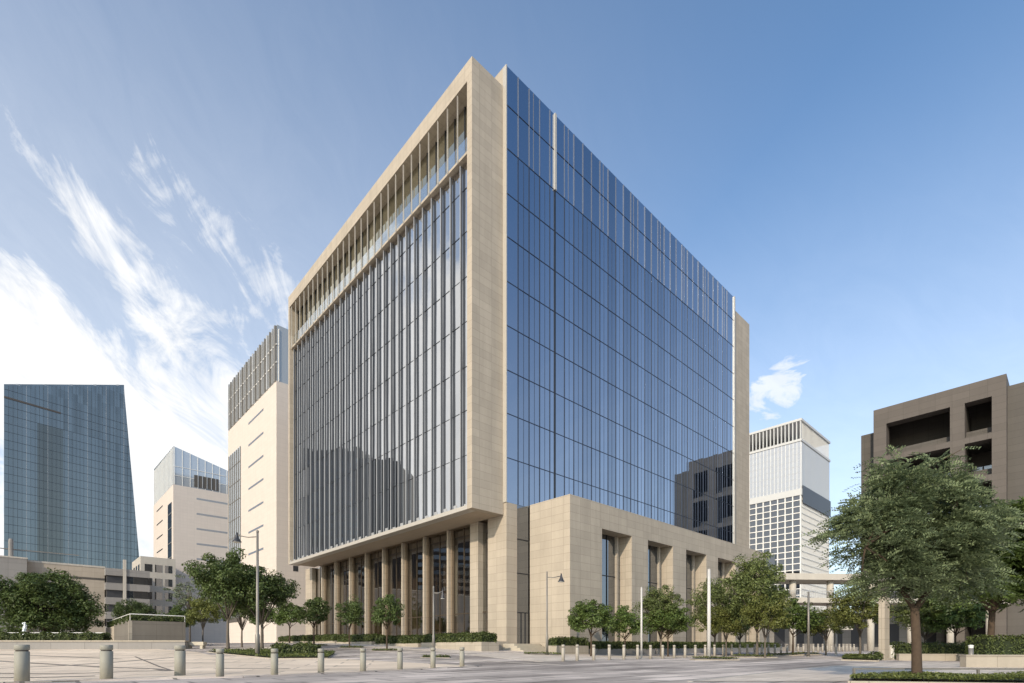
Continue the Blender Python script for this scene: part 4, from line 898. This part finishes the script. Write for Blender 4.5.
hedge(-0.5, 3.5, -6.9, -5.7, za + 0.64, za + 1.32, 'tall thick clipped hedge at the podium corner behind the lamp post', origin=PO, rz=GA)
xs_ = [3.9, 14, 25, 36, 47]
for i, (a, b) in enumerate(zip(xs_[:-1], xs_[1:])):
    z = zl((a + b) / 2, -6.5)
    planter('planter', a, b - 0.4, -7.6, -5.8, z - 0.4, z + 0.55, f'{names_[i]} grey planter along the podium front, counted from the corner', PO, GA, 'planters along the podium', 'grey_panel')
    hedge(a + 0.1, b - 0.5, -7.5, -5.9, z + 0.47, z + 1.1, f'{names_[i]} low hedge along the podium front, counted from the corner', origin=PO, rz=GA, group='hedges along the podium')
o_ = at(-60, 50.5)
hedge(0, 16.0, 0, 1.1, 0, 0.85, 'long low hedge on top of the plaza wall beside the fountain', origin=(-54.5, 49.2, 1.5), rz=R(1))
hedge(0.1, 4.5, 0.15, 0.9, 3.5, 4.05, 'hanging green planting along the pavilion roof edge', origin=site(129, 50), rz=GA, name='roof_planting', cat='plants')
hedge(0.12, 0.9, 1.0, 17.5, 3.4, 4.0, 'green planting along the pavilion\'s left roof edge', origin=site(129, 50), rz=GA, name='roof_planting', cat='plants')
hedge(-1.5, 1.5, -0.7, 0.7, 0, 0.75, 'short clipped hedge block on the lawn bed right of the tall lamp post', origin=at(297, 37.5, 0.05), rz=R(6))
hedge(-0.2, 12, 0, 1.3, 0.0, 1.05, 'long dark hedge behind the low wall at right', origin=at(902, 38.5, 0.1), rz=R(-3), leaf=0.13)
hedge(0, 14, 0, 1.5, 0.0, 1.5, 'dark tall hedge behind the thick wall at the right edge', origin=at(985, 33, 0.1), rz=R(-3), leaf=0.13)
hedge(-0.5, 0.5, -0.3, 0.3, 0, 0.45, 'small dark shrub at the foot of the pylon', origin=at(873, 37.5), name='shrub', cat='shrub')

# grass beds
def grass(name, poly, lift, dens, blade, thick=0.10):
    o = sheet(name + '_bed', 'lawn_soil', poly, lift); o.name = 'lawn_bed'
    xs = [p[0] for p in poly]; ys = [p[1] for p in poly]
    a = sum(poly[i][0] * poly[(i + 1) % len(poly)][1] - poly[(i + 1) % len(poly)][0] * poly[i][1] for i in range(len(poly)))
    if a < 0: poly = poly[::-1]
    n = int((max(xs) - min(xs)) * (max(ys) - min(ys)) * dens); p = np.c_[rng.uniform(min(xs), max(xs), n), rng.uniform(min(ys), max(ys), n)]
    ok = np.ones(n, bool)
    for i in range(len(poly)):
        q, r_ = poly[i], poly[(i + 1) % len(poly)]; ok &= ((r_[0] - q[0]) * (p[:, 1] - q[1]) - (r_[1] - q[1]) * (p[:, 0] - q[0])) > 0
    p = p[ok]; z = np.array([H(x, y) for x, y in p]) + lift + rng.uniform(0, thick, len(p)) + 0.04 * np.sin(p[:, 0] * 1.7) * np.sin(p[:, 1] * 1.3)
    me = leaf_mesh('grass', np.c_[p, z], np.array([0, 0, 0.8]) + rng.normal(size=(len(p), 3)) * 0.7, rng.uniform(0.6, 1.5, len(p)) * blade, 0.4, 'grass_blade')
    g2 = bpy.data.objects.new('grass', me); col.objects.link(g2); tag(g2, None, None, None, 'stuff')
    kerb('bed_kerb', poly, 0.10, max(0.03, lift - 0.07), 'planter_stone', True)
lawn = [(-25.0, 43.2), (-15.6, 34.4), (-12.2, 34.8), (-13.6, 40.5), (-19, 45.5)]
grass('lawn', lawn, 0.12, 60, 0.16, 0.16)
def bed(u0, u1, D, w, lift=0.14): 
    a, b = xy(u0, D), xy(u1, D); d = Vector((b[0] - a[0], b[1] - a[1])).normalized(); n = Vector((-d.y, d.x))
    # beds run along the avenue
    L = Vector((b[0] - a[0], b[1] - a[1])).length
    grass('strip', [a, b, (b[0] + n.x * w, b[1] + n.y * w), (a[0] + n.x * w, a[1] + n.y * w)], lift, 110, 0.13, 0.10)
bed(696, 739, 37.4, 1.2); bed(735, 777, 43.6, 1.2); bed(770, 803, 49, 1.3); bed(798, 822, 52, 1.3)
bed(524, 562, 42.0, 1.0, 0.10); bed(421, 449, 35.6, 0.9, 0.08); bed(371, 400, 45.0, 1.0, 0.08); bed(338, 361, 50.5, 1.0, 0.08); bed(303, 325, 55.5, 1.0, 0.08)
grass('bed', [xy(842, 37), xy(878, 35), xy(880, 40), xy(846, 44)], 0.16, 90, 0.16, 0.2)
near = [xy(850, 14.6), xy(1100, 13.4), xy(1120, 15.9), xy(853, 16.25)]
grass('near', near, 0.16, 500, 0.075, 0.10)
print('objects', len(bpy.data.objects), 'polys', sum(len(m.polygons) for m in bpy.data.meshes))
